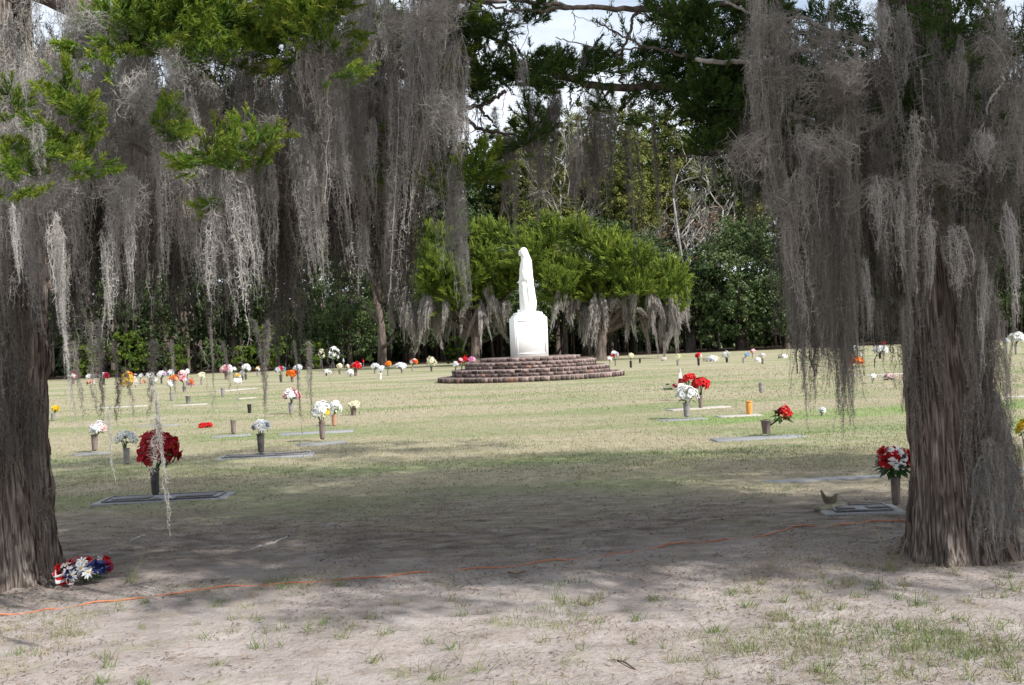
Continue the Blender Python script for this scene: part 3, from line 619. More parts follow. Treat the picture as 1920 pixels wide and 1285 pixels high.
for ti_, (R, z0, z1, nc) in enumerate(TIERS):
    h = (z1 - z0) / nc
    for c in range(nc):
        target = .20 if ti_ == 0 else .27
        n = int(round(2 * PI * R / target)); da = 2 * PI / n
        for i in range(n):
            a = (i + .5 * (c % 2)) * da; front = math.sin(a) < .05     # camera side is -Y
            ln = R * da - rg.uniform(.016, .034); z = z0 + c * h + .004
            mm = 'brick_dark' if (rg.random() < (.66 if ti_ == 0 else .30 if c == 0 or ti_ == 1 else .12)) else ('brick_red' if rg.random() < .03 else 'brick')
            pr = rg.uniform(-.008, .014); rr = R + pr
            if front and nb < 300:
                o = link('brick', brickmesh(ln, h - .020, .14, mm, int(rg.integers(4))), plat, (rr * math.cos(a), rr * math.sin(a), z), (rg.normal(0, .015), rg.normal(0, .012), a + PI / 2)); nb += 1
            else:
                v, f = bevbox(-ln / 2, 0, 0, ln / 2, .14, h - .014, .012); ca, sa = math.cos(a + PI / 2), math.sin(a + PI / 2)
                v = np.stack([v[:, 0] * ca - v[:, 1] * sa + rr * math.cos(a), v[:, 0] * sa + v[:, 1] * ca + rr * math.sin(a), v[:, 2] + z], 1); extra.add(v, f)
    # tread bricks behind the edge course
    Ri = R - .16
    for j in range(2 if ti_ < 3 else 5):
        r1 = Ri - j * .19; n = int(2 * PI * r1 / .14)
        for i in range(n):
            a = i * 2 * PI / n; v, f = bevbox(-.062, 0, 0, .062, .175, .05, .008)
            ca, sa = math.cos(a + PI / 2), math.sin(a + PI / 2); zz = z1 - .045 + rg.uniform(-.006, .006)
            extra.add(np.stack([v[:, 0] * ca - v[:, 1] * sa + r1 * math.cos(a), v[:, 0] * sa + v[:, 1] * ca + r1 * math.sin(a), v[:, 2] + zz], 1), f)
tag(link('brick_fill', extra.build('brick_fill', M['brick']), plat), None, None, None, 'stuff')

# ------------------------------------------------------------------ pedestal
ped = empty('pedestal', (at(991.5, 640, DC).x, DC, .892), 'white painted stone pedestal under the robed statue', 'pedestal')
def box_link(name, x, y, z0, z1, b, m, parent, ox=0, oy=0):
    v, f = bevbox(-x / 2 + ox, -y / 2 + oy, z0, x / 2 + ox, y / 2 + oy, z1, b); mb = MB(); mb.add(v, f); return link(name, mb.build(name, m), parent)
ped.rotation_euler = (0, 0, math.radians(9))
box_link('shaft', 1.36, 1.25, 0, 1.60, .03, M['stone_white'], ped)
box_link('shoulder', 1.24, 1.14, 1.60, 1.70, .05, M['stone_white'], ped)
box_link('cap', 1.06, .98, 1.70, 1.80, .03, M['stone_white'], ped)
for sx_, nm in ((0, 'front'),):
    mb = MB()
    for (x0, z0, x1, z1) in ((-.60, .12, -.55, 1.48), (.55, .12, .60, 1.48), (-.545, .12, .545, .17), (-.545, 1.43, .545, 1.48)):
        mb.add(boxv(x0, -.64, z0, x1, -.622, z1), BOXF)
    link('panel_frame', mb.build('panel_frame', M['stone_white']), ped)

# ------------------------------------------------------------------ statue (robed, hooded figure facing left)
def build_statue():
    kpx = ppm(DC)
    # photo outline: y, left x, right x  (pixel), figure in profile looking left
    prof = [(588, 975, 1005), (580, 975, 1005.5), (570, 974.5, 1006), (558, 974, 1003.5), (546, 973, 1002), (538, 972.5, 1000.8), (528, 973, 1000), (518, 973.5, 999), (508, 974, 998), (500, 974.8, 998), (494, 976, 997), (489, 978, 995.8), (485, 978.2, 994.3), (481, 976, 992.6), (477, 974.6, 991), (473, 974.4, 989), (470, 975.6, 987), (468, 977.5, 984.8), (467, 980, 983)]
    ax = 991; seg = 72; zt = 588
    V = []
    rows = []
    pr = [(zt - y, l, r_) for y, l, r_ in prof]
    zs = np.linspace(0, pr[-1][0], 60); Ls = np.interp(zs, [p[0] for p in pr], [p[1] for p in pr]); Rs = np.interp(zs, [p[0] for p in pr], [p[2] for p in pr])
    for z, l, r_ in zip(zs, Ls, Rs):
        tilt = z * math.tan(ROLL)       # undo the lens roll so the figure stands upright
        l2 = (l + tilt - ax) * kpx; r2 = (r_ + tilt - ax) * kpx; c = (l2 + r2) / 2; a = (r2 - l2) / 2; zz = z * kpx; t = z / zs[-1]
        b = .40 - .05 * t if t < .55 else np.interp(t, [.55, .72, .80, .86, .90, .96, 1], [.37, .38, .33, .21, .20, .17, .04])
        if .5 <= t < .78: b = b + .03 * math.sin((t - .5) / .28 * PI)      # shoulders and elbows
        for k in range(seg):
            th = 2 * PI * k / seg
            fold = (.036 if t < .8 else .010) * (1 - .6 * t) * (math.sin(th * 9 + t * 2.5) + .6 * math.sin(th * 17 - t * 3 + 1)) * (1 - math.exp(-zz * 6 - .4))
            sw = .012 * math.sin(zz * 16 + th * 2 + math.sin(th * 3) * 2) * (t > .3)
            V.append([c + (a - .01 + fold * .55 + sw * .5) * math.cos(th), (b + fold + sw) * math.sin(th), zz])
    n = len(zs); Q_ = [[i * seg + k, i * seg + (k + 1) % seg, (i + 1) * seg + (k + 1) % seg, (i + 1) * seg + k] for i in range(n - 1) for k in range(seg)]
    V += [[0, 0, 0], [V[-seg][0] * .5, 0, zs[-1] * kpx]]
    T_ = [[(k + 1) % seg, k, n * seg] for k in range(seg)] + [[(n - 1) * seg + k, (n - 1) * seg + (k + 1) % seg, n * seg + 1] for k in range(seg)]
    mb = MB(); mb.add(V, [np.array(Q_), np.array(T_)])
    def ball(c, r, rot=0, seg=28):
        c = np.array(c); v, q = lathe([(max(1e-3, math.sin(PI * i / 16)), -math.cos(PI * i / 16)) for i in range(17)], seg); v = v * np.array(r)
        ca, sa = math.cos(rot), math.sin(rot); v = np.stack([v[:, 0] * ca + v[:, 2] * sa, v[:, 1], -v[:, 0] * sa + v[:, 2] * ca], 1); mb.add(v + c, q)
    def P(px, py): return ((px + (588 - py) * math.tan(ROLL) - ax) * kpx, (588 - py) * kpx)
    hx, hz = P(981.5, 475.5)
    ball((hx + .03, 0, hz + .02), (.14, .16, .17), -.35)                 # veil over the skull
    fx, fz = P(976.5, 478); ball((fx, 0, fz), (.075, .085, .135), -.35)    # face, bowed
    ball((fx - .066, 0, fz - .01), (.035, .02, .045), -.6)               # nose
    ball((fx - .058, 0, fz - .085), (.03, .04, .035), -.3); ball((fx - .05, .035, fz + .035), (.02, .022, .012)); ball((fx - .05, -.035, fz + .035), (.02, .022, .012))  # chin, brow
    nx_, nz_ = P(981, 489); ball((nx_, 0, nz_), (.09, .085, .16), -.2)   # neck
    # arms: sleeves come forward from the elbows to joined hands at the hip
    for s in (-1, 1):
        sh = P(990, 499); el = P(984, 524); ha = P(973.5, 532)
        v, f = tube(spline([(sh[0], s * .26, sh[1]), (el[0] + .02, s * .34, el[1]), (ha[0] + .08, s * .13, ha[1] + .02)], 6), [.13, .13, .125, .12, .12, .125, .13, .125, .12, .115, .11, .10, .085], 16); mb.add(v, f)
        v, f = tube([(ha[0] + .1, s * .12, ha[1] + .02), (ha[0] + .03, s * .06, ha[1]), (ha[0] - .03, s * .03, ha[1] - .01)], [.045, .05, .04], 10); mb.add(v, f)
        for k in range(4):
            v, f = tube([(ha[0] - .02, s * (.012 + .022 * k), ha[1] + .01 - .008 * k), (ha[0] - .065, s * (.01 + .02 * k), ha[1] - .005), (ha[0] - .10 + .01 * k, s * (.008 + .016 * k), ha[1] - .035)], [.016, .015, .011], 7); mb.add(v, f)
        v, f = tube([(ha[0] + .01, s * .03, ha[1] + .03), (ha[0] - .04, s * .02, ha[1] + .055)], [.018, .012], 7); mb.add(v, f)
        # falling sleeve cuffs
        v, f = tube([(ha[0] + .12, s * .17, ha[1] + .03), (ha[0] + .08, s * .17, ha[1] - .16), (ha[0] + .07, s * .15, ha[1] - .30)], [.09, .075, .03], 12); mb.add(v, f)
    # cloak hem folds at back
    for s in (-.2, 0, .2):
        e = P(1004, 572); v, f = tube([(P(999, 520)[0] - .04, s, P(999, 520)[1]), (e[0] - .07, s * 1.2, e[1]), (e[0] - .05, s * 1.3, .06)], [.04, .05, .045], 10); mb.add(v, f)
    # feet under the robe
    for s in (-.12, .12): ball((-.34, s, .05), (.12, .06, .05))
    me = mb.build('statue_raw', M['stone_white'])
    o = bpy.data.objects.new('tmp', me); COL.objects.link(o); md = o.modifiers.new('r', 'REMESH'); md.mode = 'VOXEL'; md.voxel_size = .017; md.use_smooth_shade = True
    sm = o.modifiers.new('s', 'SMOOTH'); sm.iterations = 1; sm.factor = .5
    dg = bpy.context.evaluated_depsgraph_get(); me2 = bpy.data.meshes.new_from_object(o.evaluated_get(dg)); bpy.data.objects.remove(o)
    me2.name = 'figure'
    st = empty('statue', (at(ax, 588, DC).x, DC, .892 + 1.802), 'white painted statue of a hooded robed figure looking down to the left', 'statue')
    plv, plf = lathe([(.001, 0), (.43, 0), (.43, .035), (.001, .035)], 40); pb = MB(); pb.add(plv * np.array([1, .95, 1]), plf); link('plinth', pb.build('plinth', M['stone_white']), st)
    f = link('figure', me2, st, (0, 0, .03)); 
    if not me2.materials: me2.materials.append(M['stone_white'])
    return st
build_statue()

# ------------------------------------------------------------------ grave markers, vases, flowers
def marker(x0, y0, x1, y1, label, m='granite', plaque=False, dep=None, h=.010):
    """flat marker from its left end (x0,y0) to its right end (x1,y1), photo pixels of the near edge"""
    a = on(x0, y0); b = on(x1, y1); w_ = (b - a).length; ang = math.atan2(b.y - a.y, b.x - a.x)
    d = dep or .5; c = (a + b) / 2; t = empty('grave_marker', (c.x, c.y, max(0, float(gheight(c.x, c.y)))), label, 'grave marker', 'flat grave markers set in the lawn', ang)
    v, f = bevbox(-w_ / 2, 0, -.05, w_ / 2, d, h, .008); mb = MB(); mb.add(v, f); link('slab', mb.build('slab', M[m]), t)
    if plaque:
        v, f = bevbox(-w_ / 2 + .09, .07, h, w_ / 2 - .09, d - .07, h + .012, .004); mb = MB(); mb.add(v, f); link('plaque', mb.build('plaque', M['plaque']), t)
        mb = MB(); bw = w_ / 2 - .09; z = h + .0125
        for (p0, q0, p1, q1) in ((-bw, .07, bw, .085), (-bw, d - .085, bw, d - .07), (-bw, .0855, -bw + .015, d - .0855), (bw - .015, .0855, bw, d - .0855)): mb.add(boxv(p0, q0, z, p1, q1, z + .008), BOXF)
        link('border', mb.build('border', M['bronze_grey']), t)
        for s in (-1, 1):
            cx = s * bw * .55; mb = MB(); v, f = bevbox(cx - bw * .32, .15, z, cx + bw * .32, d - .16, z + .010, .004); mb.add(v, f); link('name_plate', mb.build('name_plate', M['bronze_dark']), t)
    return t
VC = {}
def vase_mesh(kind, w_, h):
    key = (kind, round(w_, 3), round(h, 3))
    if key in VC: return VC[key]
    r_ = w_ / 2
    if kind[0] == 'c':    # rounded-bottom metal cone of a cemetery vase
        pr = [(.001, 0), (r_ * .45, .004), (r_ * .75, h * .06), (r_ * .84, h * .14), (r_ * .93, h * .6), (r_ * .97, h * .9), (r_ * 1.06, h * .93), (r_ * 1.06, h), (r_ * .88, h), (r_ * .85, h * .8), (.001, h * .78)]
    elif kind[0] == 'p':  # tapered pot
        pr = [(.001, 0), (r_ * .68, 0), (r_ * .72, h * .03), (r_ * .95, h * .9), (r_ * 1.04, h * .91), (r_ * 1.04, h), (r_ * .9, h), (r_ * .85, h * .8), (.001, h * .78)]
    else:                 # bulged jar
        pr = [(.001, 0), (r_ * .62, 0), (r_ * .85, h * .1), (r_, h * .45), (r_ * .98, h * .75), (r_ * .85, h * .92), (r_ * .9, h * .95), (r_ * .9, h), (r_ * .75, h), (r_ * .75, h * .8), (.001, h * .78)]
    b = MB(); b.add(*lathe(pr, 20)); VC[key] = b; return b
VM = {'b': 'bronze', 'd': 'bronze_dark', 'g': 'bronze_grey', 'k': 'black', 'o': 'orange_vase', 't': 'clay', 'w': 'stone_white'}
def vase(px, py, w_px, h_px, kind, label, dz=0.0, tilt=0):
    p = on(px, py, dz); Y = p.y; k = ppm(Y); b = vase_mesh(kind, w_px * k, h_px * k)
    t = empty('vase', p, label, 'vase', 'cemetery flower vases'); t.rotation_euler = (0, tilt, 0)
    link('body', b.build('vase_body', M[VM[kind[1]]], smooth=True), t)
    if w_px > 11:
        r_ = w_px * k / 2; rb = MB(); rb.add(*lathe([(r_ * 1.07, h_px * k * .925), (r_ * 1.12, h_px * k * .94), (r_ * 1.12, h_px * k * .99), (r_ * 1.07, h_px * k * 1.003)], 20)); link('rim', rb.build('rim', M[VM[kind[1]]], smooth=True), t)
    return p + Vector((0, 0, h_px * k))
# blossoms, unit radius, facing +Z
def petalgeo(n, l, wd, tilt, droop, rg, z=0, tip=.0, k=3):
    mb = MB()
    for i in range(n):
        a = 2 * PI * i / n + rg.normal(0, .12); tl = tilt + rg.normal(0, .12); ll = l * rg.uniform(.85, 1.1)
        V = []; prf = {3: [(.05, .25), (.4, .9), (.75, 1.0), (1, tip)], 2: [(.08, .3), (.6, 1), (1, tip)]}[k]
        for (u, ww) in prf:
            r_ = ll * u * math.cos(tl - droop * u); zz = z + ll * u * math.sin(tl - droop * u)
            for s in (-1, 1):
                ex = s * wd * ww * .5 + 1e-4 * s; V.append([r_ * math.cos(a) - ex * math.sin(a), r_ * math.sin(a) + ex * math.cos(a), zz + (.06 * l if s * 1 and ww > .5 else 0)])
        V = np.array(V); q = np.array([[2 * j, 2 * j + 1, 2 * j + 3, 2 * j + 2] for j in range(len(prf) - 1)]); mb.add(V, q)
    return mb
BC = {}
def blossom(kind, colr, var=0):
    key = (kind, colr, var)
    if key in BC: return BC[key]
    rg = np.random.default_rng(hash(kind) % 1 + var * 13 + len(kind) * 7); mb = MB(); nq = 0
    def put(o):
        for v in o.V: mb.V.append(v)
        for q in o.Q: mb.Q.append(q + mb.n)
        mb.n += o.n
    if kind == 'rose':
        for (n, l, wd, tl, z) in ((5, 1.0, .95, .35, 0), (5, .8, .75, .8, .06), (4, .6, .6, 1.15, .1), (3, .45, .4, 1.4, .12)): put(petalgeo(n, l, wd, tl, .3, rg, z, tip=.55))
    elif kind == 'mum':
        for (n, l, wd, tl, z) in ((11, 1.0, .34, .15, 0), (10, .85, .3, .5, .05), (8, .65, .27, .9, .08), (5, .5, .25, 1.3, .1)): put(petalgeo(n, l, wd, tl, .2, rg, z, tip=.3, k=2))
    elif kind == 'poin':
        put(petalgeo(6, 1.1, .62, .10, .25, rg, 0, tip=.02)); put(petalgeo(5, .85, .5, .40, .2, rg, .05, tip=.02)); put(petalgeo(4, .5, .3, .8, .1, rg, .08, tip=.02))
    elif kind == 'lily':
        put(petalgeo(6, 1.15, .42, .75, .75, rg, 0, tip=.05))
    elif kind == 'daisy':
        put(petalgeo(12, 1.0, .30, .12, .1, rg, 0, tip=.5, k=2))
    npet = sum(len(q) for q in mb.Q)
    cv, cf = lathe([(.001, .02), (.16, .03), (.18, .1), (.1, .17), (.001, .19)], 8); mb.add(cv, cf)
    tot = sum(len(q) for q in mb.Q); mi = np.r_[np.zeros(npet), np.ones(tot - npet)]
    cm = {'rose': colr, 'mum': colr}.get(kind, 'yellow'); 
    if kind == 'lily': cm = 'cream'
    BC[key] = mesh('blossom', np.concatenate(mb.V), np.concatenate(mb.Q), [M[colr], M[cm]], mi=mi); return BC[key]
LC = {}
def leaves(mn, n, seed, big=1.0):
    key = (mn, n, seed % 4, big)
    if key in LC: return LC[key]
    rg = np.random.default_rng(seed % 4 + 900); mb = MB()
    for i in range(n):
        a = rg.uniform(0, 2 * PI); el = rg.uniform(-.5, .9); d = Vector((math.cos(a) * math.cos(el), math.sin(a) * math.cos(el), math.sin(el))); s = Vector((-math.sin(a), math.cos(a), 0)); u = d.cross(s)
        l = rg.uniform(.75, 1.08); b0 = d * .35; wd = .17 * big
        pts = [b0, d * (.35 + (l - .35) * .45) + s * wd - u * .04, d * l - Vector((0, 0, .12)), d * (.35 + (l - .35) * .45) - s * wd - u * .04, d * (.35 + (l - .35) * .5) + u * .03]
        mb.add(np.array([list(p) for p in pts]), np.array([[0, 1, 4], [1, 2, 4], [2, 3, 4], [3, 0, 4]]))
    LC[key] = mb.build('leaves', M[mn]); return LC[key]
seedc = [1000]
def bouquet(c, w_, h_, kinds, n, label, leaf='leafgreen', base=None, bl=None, flat=False, nleaf=16, group='silk flower bouquets on the graves', name='flower_bouquet', tilt=0.0, lscale=1.0, dmin=-.15):
    """c centre, w_/h_ full width/height in metres; kinds = [(kind,colour,weight)]"""
    seedc[0] += 1; rg = np.random.default_rng(seedc[0]); base = base or Vector((c.x, c.y, c.z - h_ * .5))
    t = empty(name, base, label, 'flowers', group); off = c - base
    ws = np.array([k[2] for k in kinds], float); ws /= ws.sum(); bl = bl or (w_ * .55 / math.sqrt(max(n, 1)) * 1.35)
    ga = PI * (3 - 5 ** .5); bl *= 1.12
    lo = dmin if not flat else .15
    for i in range(n):
        zz = 1 - (1 - lo) * (i + .5) / n; rr = math.sqrt(max(0, 1 - zz * zz)); a = i * ga + rg.normal(0, .25)
        d = Vector((rr * math.cos(a), rr * math.sin(a), zz)); kd = kinds[min(len(kinds) - 1, int(np.searchsorted(np.cumsum(ws), (i * .7548777 + .1) % 1)))]
        s = bl * rg.uniform(.82, 1.18); q = (d + Vector(rg.normal(0, .18, 3)) + Vector((0, -.12, .05))).normalized()
        pos = off + Vector((d.x * (w_ / 2 - bl * .45), d.y * (w_ / 2 - bl * .45), d.z * (h_ / 2 - bl * .25))) * rg.uniform(.68, 1.10)
        o = link('blossom', blossom(kd[0], kd[1], i % 2), t, pos, q.to_track_quat('Z', 'Y').to_euler(), s)
    if nleaf:
        link('leaves', leaves(leaf, nleaf, seedc[0]), t, off + Vector((0, 0, -h_ * .10)), (0, 0, rg.uniform(0, 6)), (w_ * .52 * lscale, w_ * .52 * lscale, h_ * .50 * lscale))
    if (off.length > h_ * .3) and not flat:
        mb = MB()
        for k in range(6):
            e = off + Vector((rg.normal(0, w_ * .12), rg.normal(0, w_ * .12), -h_ * .1)); mb.add(*tube([Vector((rg.normal(0, .01), rg.normal(0, .01), -.05)), e], [w_ * .012 + .002] * 2, 5))
        link('stems', mb.build('stems', M['stem']), t)
    if tilt: t.rotation_euler = (0, tilt, 0)
    return t
def bq(vx, vy, vw, vh, vk, cx, cy, w_, h_, kinds, n, lf, lv=None, dz=0.0, **k):
    """vase at pixel (vx,vy) and bouquet at pixel (cx,cy), sizes in photo pixels"""
    if vk: top = vase(vx, vy, vw, vh, vk, lv, dz)
    else: top = None
    p = on(vx, vy, dz); Y = p.y; kx = ppm(Y); c = at(cx, cy, Y)
    if not vk:
        base = Vector((c.x, Y, max(p.z, c.z - h_ * kx * .5)));
    else: base = top - Vector((0, 0, .02))
    return bouquet(c, w_ * kx, h_ * kx, kinds, n, lf, base=base, **k)
W, CRM = 'white', 'cream'
# --- near left
marker(168, 950, 423, 938, 'large grey marker with bronze plaque in the shade under the dark red poinsettias', plaque=True, dep=.55)
bq(292, 938, 17, 50, 'cd', 300, 846, 80, 74, [('poin', 'darkred', 1)], 23, 'big dark red poinsettia bunch in the shade left of centre', 'dark rounded vase on the plaqued marker under the dark red poinsettias', dz=.03, bl=.11, nleaf=18, lscale=1.2, dmin=-.35)
marker(402, 866, 586, 857, 'grey marker under the white mum vase with the black band', plaque=True, dep=.5)
bq(490, 857, 14, 36, 'cd', 489, 802, 34, 26, [('mum', W, 3), ('rose', 'silver', 1)], 11, 'round white chrysanthemums with dark silver leaves on pale stems', 'slender dark vase with a black band at the marker', dz=.03, nleaf=12)
marker(562, 838, 652, 832, 'small grey marker under the tall white bouquet with yellow hearts', dep=.45)
bq(605, 830, 12, 34, 'cb', 602, 774, 44, 42, [('rose', W, 8), ('daisy', 'yellow', 1)], 17, 'tall bouquet of big white roses with one yellow bloom left of the lawn', 'brown vase carrying the tall white rose bouquet', dz=.03, leaf='leafpale', bl=.055)
bq(627, 800, 10, 22, 'ct', 628, 765, 26, 26, [('lily', W, 1)], 9, 'smaller loose white bouquet just right of the tall white roses', 'terracotta coloured vase half hidden behind the tall white rose bouquet', leaf='leafpale')
marker(522, 819, 662, 812, 'thin grey marker strip behind the tall white rose bouquet', dep=.4, h=.02)
marker(140, 857, 206, 852, 'pale marker under the leftmost white bouquet', dep=.45)
bq(178, 850, 12, 31, 'cb', 183, 806, 38, 26, [('mum', W, 4), ('mum', 'palepink', 1)], 16, 'pale white and pink bouquet nearest the left trunk', 'reddish brown vase nearest the left trunk', leaf='leafgreen', dz=.02)
bq(238, 871, 12, 30, 'cg', 238, 824, 46, 30, [('lily', W, 4), ('lily', 'silver', 1)], 14, 'white lilies over dark leaves between the left trunk and the dark red poinsettias', 'grey vase of the white lilies', bl=.06, nleaf=18)
bq(663, 780, 13, 21, 'pb', 665, 761, 25, 13, [('mum', CRM, 1)], 12, 'low cream flowers in a brown pot alone on the lawn', 'tapered brown pot alone on the lawn with cream flowers', dmin=.0)
bq(546, 778, 9, 22, 'cg', 545, 743, 34, 24, [('rose', 'palepink', 2), ('rose', W, 2), ('rose', 'pink', 1)], 14, 'pink and white rose bouquet in the middle of the left lawn', 'grey vase of the pink and white roses')
vase(438, 815, 10, 27, 'cb', 'empty brown vase standing on the left lawn')
marker(395, 822, 470, 818, 'thin marker edge in the grass beside the empty brown vase', dep=.35, h=.012)
vase(468, 776, 8, 17, 'ck', 'empty black vase on the left lawn')
vase(418, 745, 7, 17, 'cg', 'empty bluish grey vase by the pale marker')
vase(353, 758, 10, 15, 'pg', 'empty grey tapered pot on the pale concrete strip')
vase(295, 775, 7, 18, 'cg', 'empty grey vase left of the concrete strip')
bq(322, 753, 7, 17, 'cg', 319, 722, 13, 20, [('lily', 'silver', 1), ('lily', W, 1)], 6, 'grey and white spray leaning over a grey vase', 'grey vase with a leaning spray', nleaf=8)
bq(346, 736, 8, 11, 'pg', 343, 713, 14, 14, [('rose', 'pink', 2), ('rose', W, 1)], 7, 'bright pink bouquet above a grey pot', 'grey pot under the bright pink bouquet', nleaf=6)
bq(385, 803, 0, 0, None, 385, 800, 30, 10, [('poin', 'red', 1)], 9, 'red flowers fallen flat on the grass', flat=True, nleaf=0, bl=.07)
marker(425, 735, 483, 730, 'pale pinkish concrete marker at the back of the left lawn', 'concrete', dep=.8, h=.03)
marker(175, 768, 275, 763, 'long pale concrete strip behind the thin moss strands on the left', 'concrete', dep=.5, h=.02)
marker(322, 763, 386, 760, 'pale concrete strip under the grey tapered pot', 'concrete', dep=.5, h=.02)
marker(448, 750, 480, 748, 'short pale strip in the grass below the concrete marker', 'concrete', dep=.3, h=.03)
marker(250, 802, 330, 799, 'faint marker edge in the straw left of the fallen red flowers', dep=.3, h=.012)
# --- back row left
bq(138, 722, 5, 9, 'cb', 138, 708, 13, 15, [('rose', 'maroon', 1), ('rose', W, 1), ('rose', 'pink', 1)], 7, 'dark pink and white bouquet beside the lowest left moss strand', 'brown vase beside the lowest left moss strand', nleaf=5)
bq(168, 720, 5, 9, 'cg', 168, 708, 13, 8, [('mum', W, 1)], 5, 'small white bouquet second from the left in the back row', 'grey vase second from the left in the back row', nleaf=5)
bq(170, 724, 0, 0, None, 170, 718, 16, 8, [('rose', 'peach', 2), ('rose', W, 1)], 6, 'low peach flowers on the ground below a small white bouquet', flat=True, nleaf=8)
bq(195, 723, 4, 11, 'cd', 195, 706, 20, 11, [('mum', W, 3), ('rose', 'maroon', 1)], 8, 'white bouquet with a dark red centre in a dark vase', 'thin dark vase of the white bouquet with a dark red centre', nleaf=5)
bq(238, 729, 0, 0, None, 239, 712, 25, 33, [('mum', 'yellow', 4), ('mum', 'orange', 1)], 26, 'tall heap of golden yellow flowers on the ground', nleaf=8, dmin=-.8)
bq(254, 728, 0, 0, None, 254, 714, 10, 27, [('rose', W, 1)], 11, 'tall narrow white bouquet touching the yellow heap', nleaf=4, dmin=-.8)
bq(264, 721, 4, 8, 'cg', 264, 707, 10, 10, [('mum', W, 2), ('mum', 'blue', 1)], 5, 'tiny white and bluish bouquet right of the yellow heap', 'tiny grey vase right of the yellow heap', nleaf=4)
bq(267, 722, 0, 0, None, 268, 717, 9, 5, [('rose', 'peach', 1)], 4, 'tiny peach flowers lying right of the yellow heap', flat=True, nleaf=3)
bq(281, 720, 4, 9, 'cg', 280, 706, 14, 9, [('mum', W, 1)], 6, 'white bouquet left of the small white angel', 'grey vase left of the small white angel', nleaf=4)
bq(303, 721, 4, 12, 'cd', 303, 704, 19, 13, [('mum', W, 2), ('mum', 'lilac', 1)], 9, 'white and lilac bouquet in a slim dark vase', 'slim dark vase of the lilac bouquet', nleaf=4)
bq(320, 722, 4, 9, 'cg', 320, 701, 14, 12, [('lily', 'silver', 1), ('lily', W, 1)], 6, 'grey white bouquet above the orange one', 'grey vase hidden under the orange flowers', nleaf=6)
bq(326, 724, 0, 0, None, 326, 711, 17, 13, [('rose', 'orange', 2), ('rose', 'peach', 1)], 9, 'faded orange bouquet left of the bright pink one', nleaf=6, dmin=-.5)
bq(343, 726, 0, 0, None, 342, 702, 15, 12, [('rose', 'pink', 1), ('rose', 'palepink', 2)], 7, 'dusty pink bouquet above the bright pink one', nleaf=6)
bq(351, 724, 5, 13, 'cg', 351, 700, 11, 14, [('mum', W, 1)], 7, 'round white bouquet above the pink and orange pair', 'grey vase of the round white bouquet', nleaf=3)
bq(358, 728, 0, 0, None, 358, 718, 14, 15, [('mum', 'magenta', 1), ('mum', 'orange', 1)], 9, 'pink over orange flowers at the end of the left cluster', nleaf=2, dmin=-.7)
bq(378, 723, 4, 10, 'cg', 378, 706, 15, 13, [('lily', CRM, 1)], 6, 'loose cream bouquet behind thin moss threads', 'grey vase of the loose cream bouquet', nleaf=4)
bq(424, 713, 6, 14, 'cb', 425, 695, 23, 22, [('rose', 'palepink', 3), ('rose', 'pink', 1), ('rose', W, 1)], 15, 'dusty mauve pink bouquet under the long pale moss beard', 'brown vase under the mauve pink bouquet', nleaf=8)
bq(439, 712, 4, 10, 'cg', 439, 695, 9, 11, [('mum', W, 1)], 5, 'small white bouquet beside the mauve pink one', 'small grey vase beside the mauve bouquet', nleaf=3)
bq(461, 713, 5, 10, 'cd', 462, 692, 19, 17, [('mum', W, 1)], 12, 'large round white bouquet above the white sign', 'dark vase of the large round white bouquet', nleaf=6)
bq(455, 713, 4, 7, 'cg', 454, 701, 9, 10, [('rose', W, 1)], 5, 'small white rose bunch low beside the large round white bouquet', 'small grey vase by the white sign', nleaf=2)
bq(446, 716, 0, 0, None, 446, 706, 12, 10, [('mum', 'yellow', 2), ('mum', W, 1)], 7, 'small yellow bunch above the white sign', nleaf=4, dmin=-.5)
bq(483, 707, 4, 9, 'cg', 483, 694, 10, 10, [('mum', 'yellow', 1), ('mum', W, 1)], 6, 'yellow and white bouquet alone right of the white sign', 'grey vase of the yellow and white bouquet', nleaf=3)
bq(527, 718, 6, 14, 'cd', 526, 695, 20, 14, [('mum', W, 2), ('mum', 'red', 1), ('mum', 'blue', 1)], 10, 'red, white and blue bouquet left of the orange one', 'dark vase of the red, white and blue bouquet', nleaf=5)
bq(548, 718, 6, 14, 'cb', 548, 703, 22, 16, [('rose', 'orange', 3), ('rose', 'red', 1)], 13, 'vivid orange bouquet above the pink and white roses', 'brown vase of the vivid orange bouquet', nleaf=4)
bq(560, 713, 5, 12, 'cg', 559, 692, 20, 14, [('lily', W, 1), ('lily', 'silver', 1)], 8, 'silvery white bouquet behind the vivid orange one', 'grey vase of the silvery white bouquet', nleaf=8)
bq(612, 706, 4, 11, 'cd', 614, 699, 14, 11, [('lily', W, 1)], 7, 'loose white flowers below the tall white spray', 'dark vase below the tall white spray', nleaf=3)
bq(637, 703, 5, 8, 'cb', 637, 689, 13, 13, [('mum', CRM, 1)], 8, 'cream bouquet left of the red one', 'brown vase of the cream bouquet left of the red one', nleaf=3)
bq(652, 704, 4, 9, 'cb', 651, 690, 9, 11, [('mum', 'palepink', 1), ('mum', CRM, 1)], 6, 'small blush bouquet touching the red one', 'small brown vase touching the white bundle', nleaf=3)
bq(667, 706, 7, 14, 'cb', 668, 688, 22, 14, [('rose', 'red', 3), ('rose', 'palepink', 1)], 13, 'red bouquet topped with pale pink beside the white bundle', 'brown vase of the red bouquet topped with pink', nleaf=4)
bq(658, 708, 0, 0, None, 657, 700, 15, 13, [('lily', W, 1)], 8, 'white bundle of ribbon flowers leaning on the ground', nleaf=0, dmin=-.7)
bq(703, 702, 4, 7, 'cg', 704, 688, 16, 11, [('mum', W, 1)], 8, 'white bouquet left of the white pot', 'grey vase left of the white pot', nleaf=3)
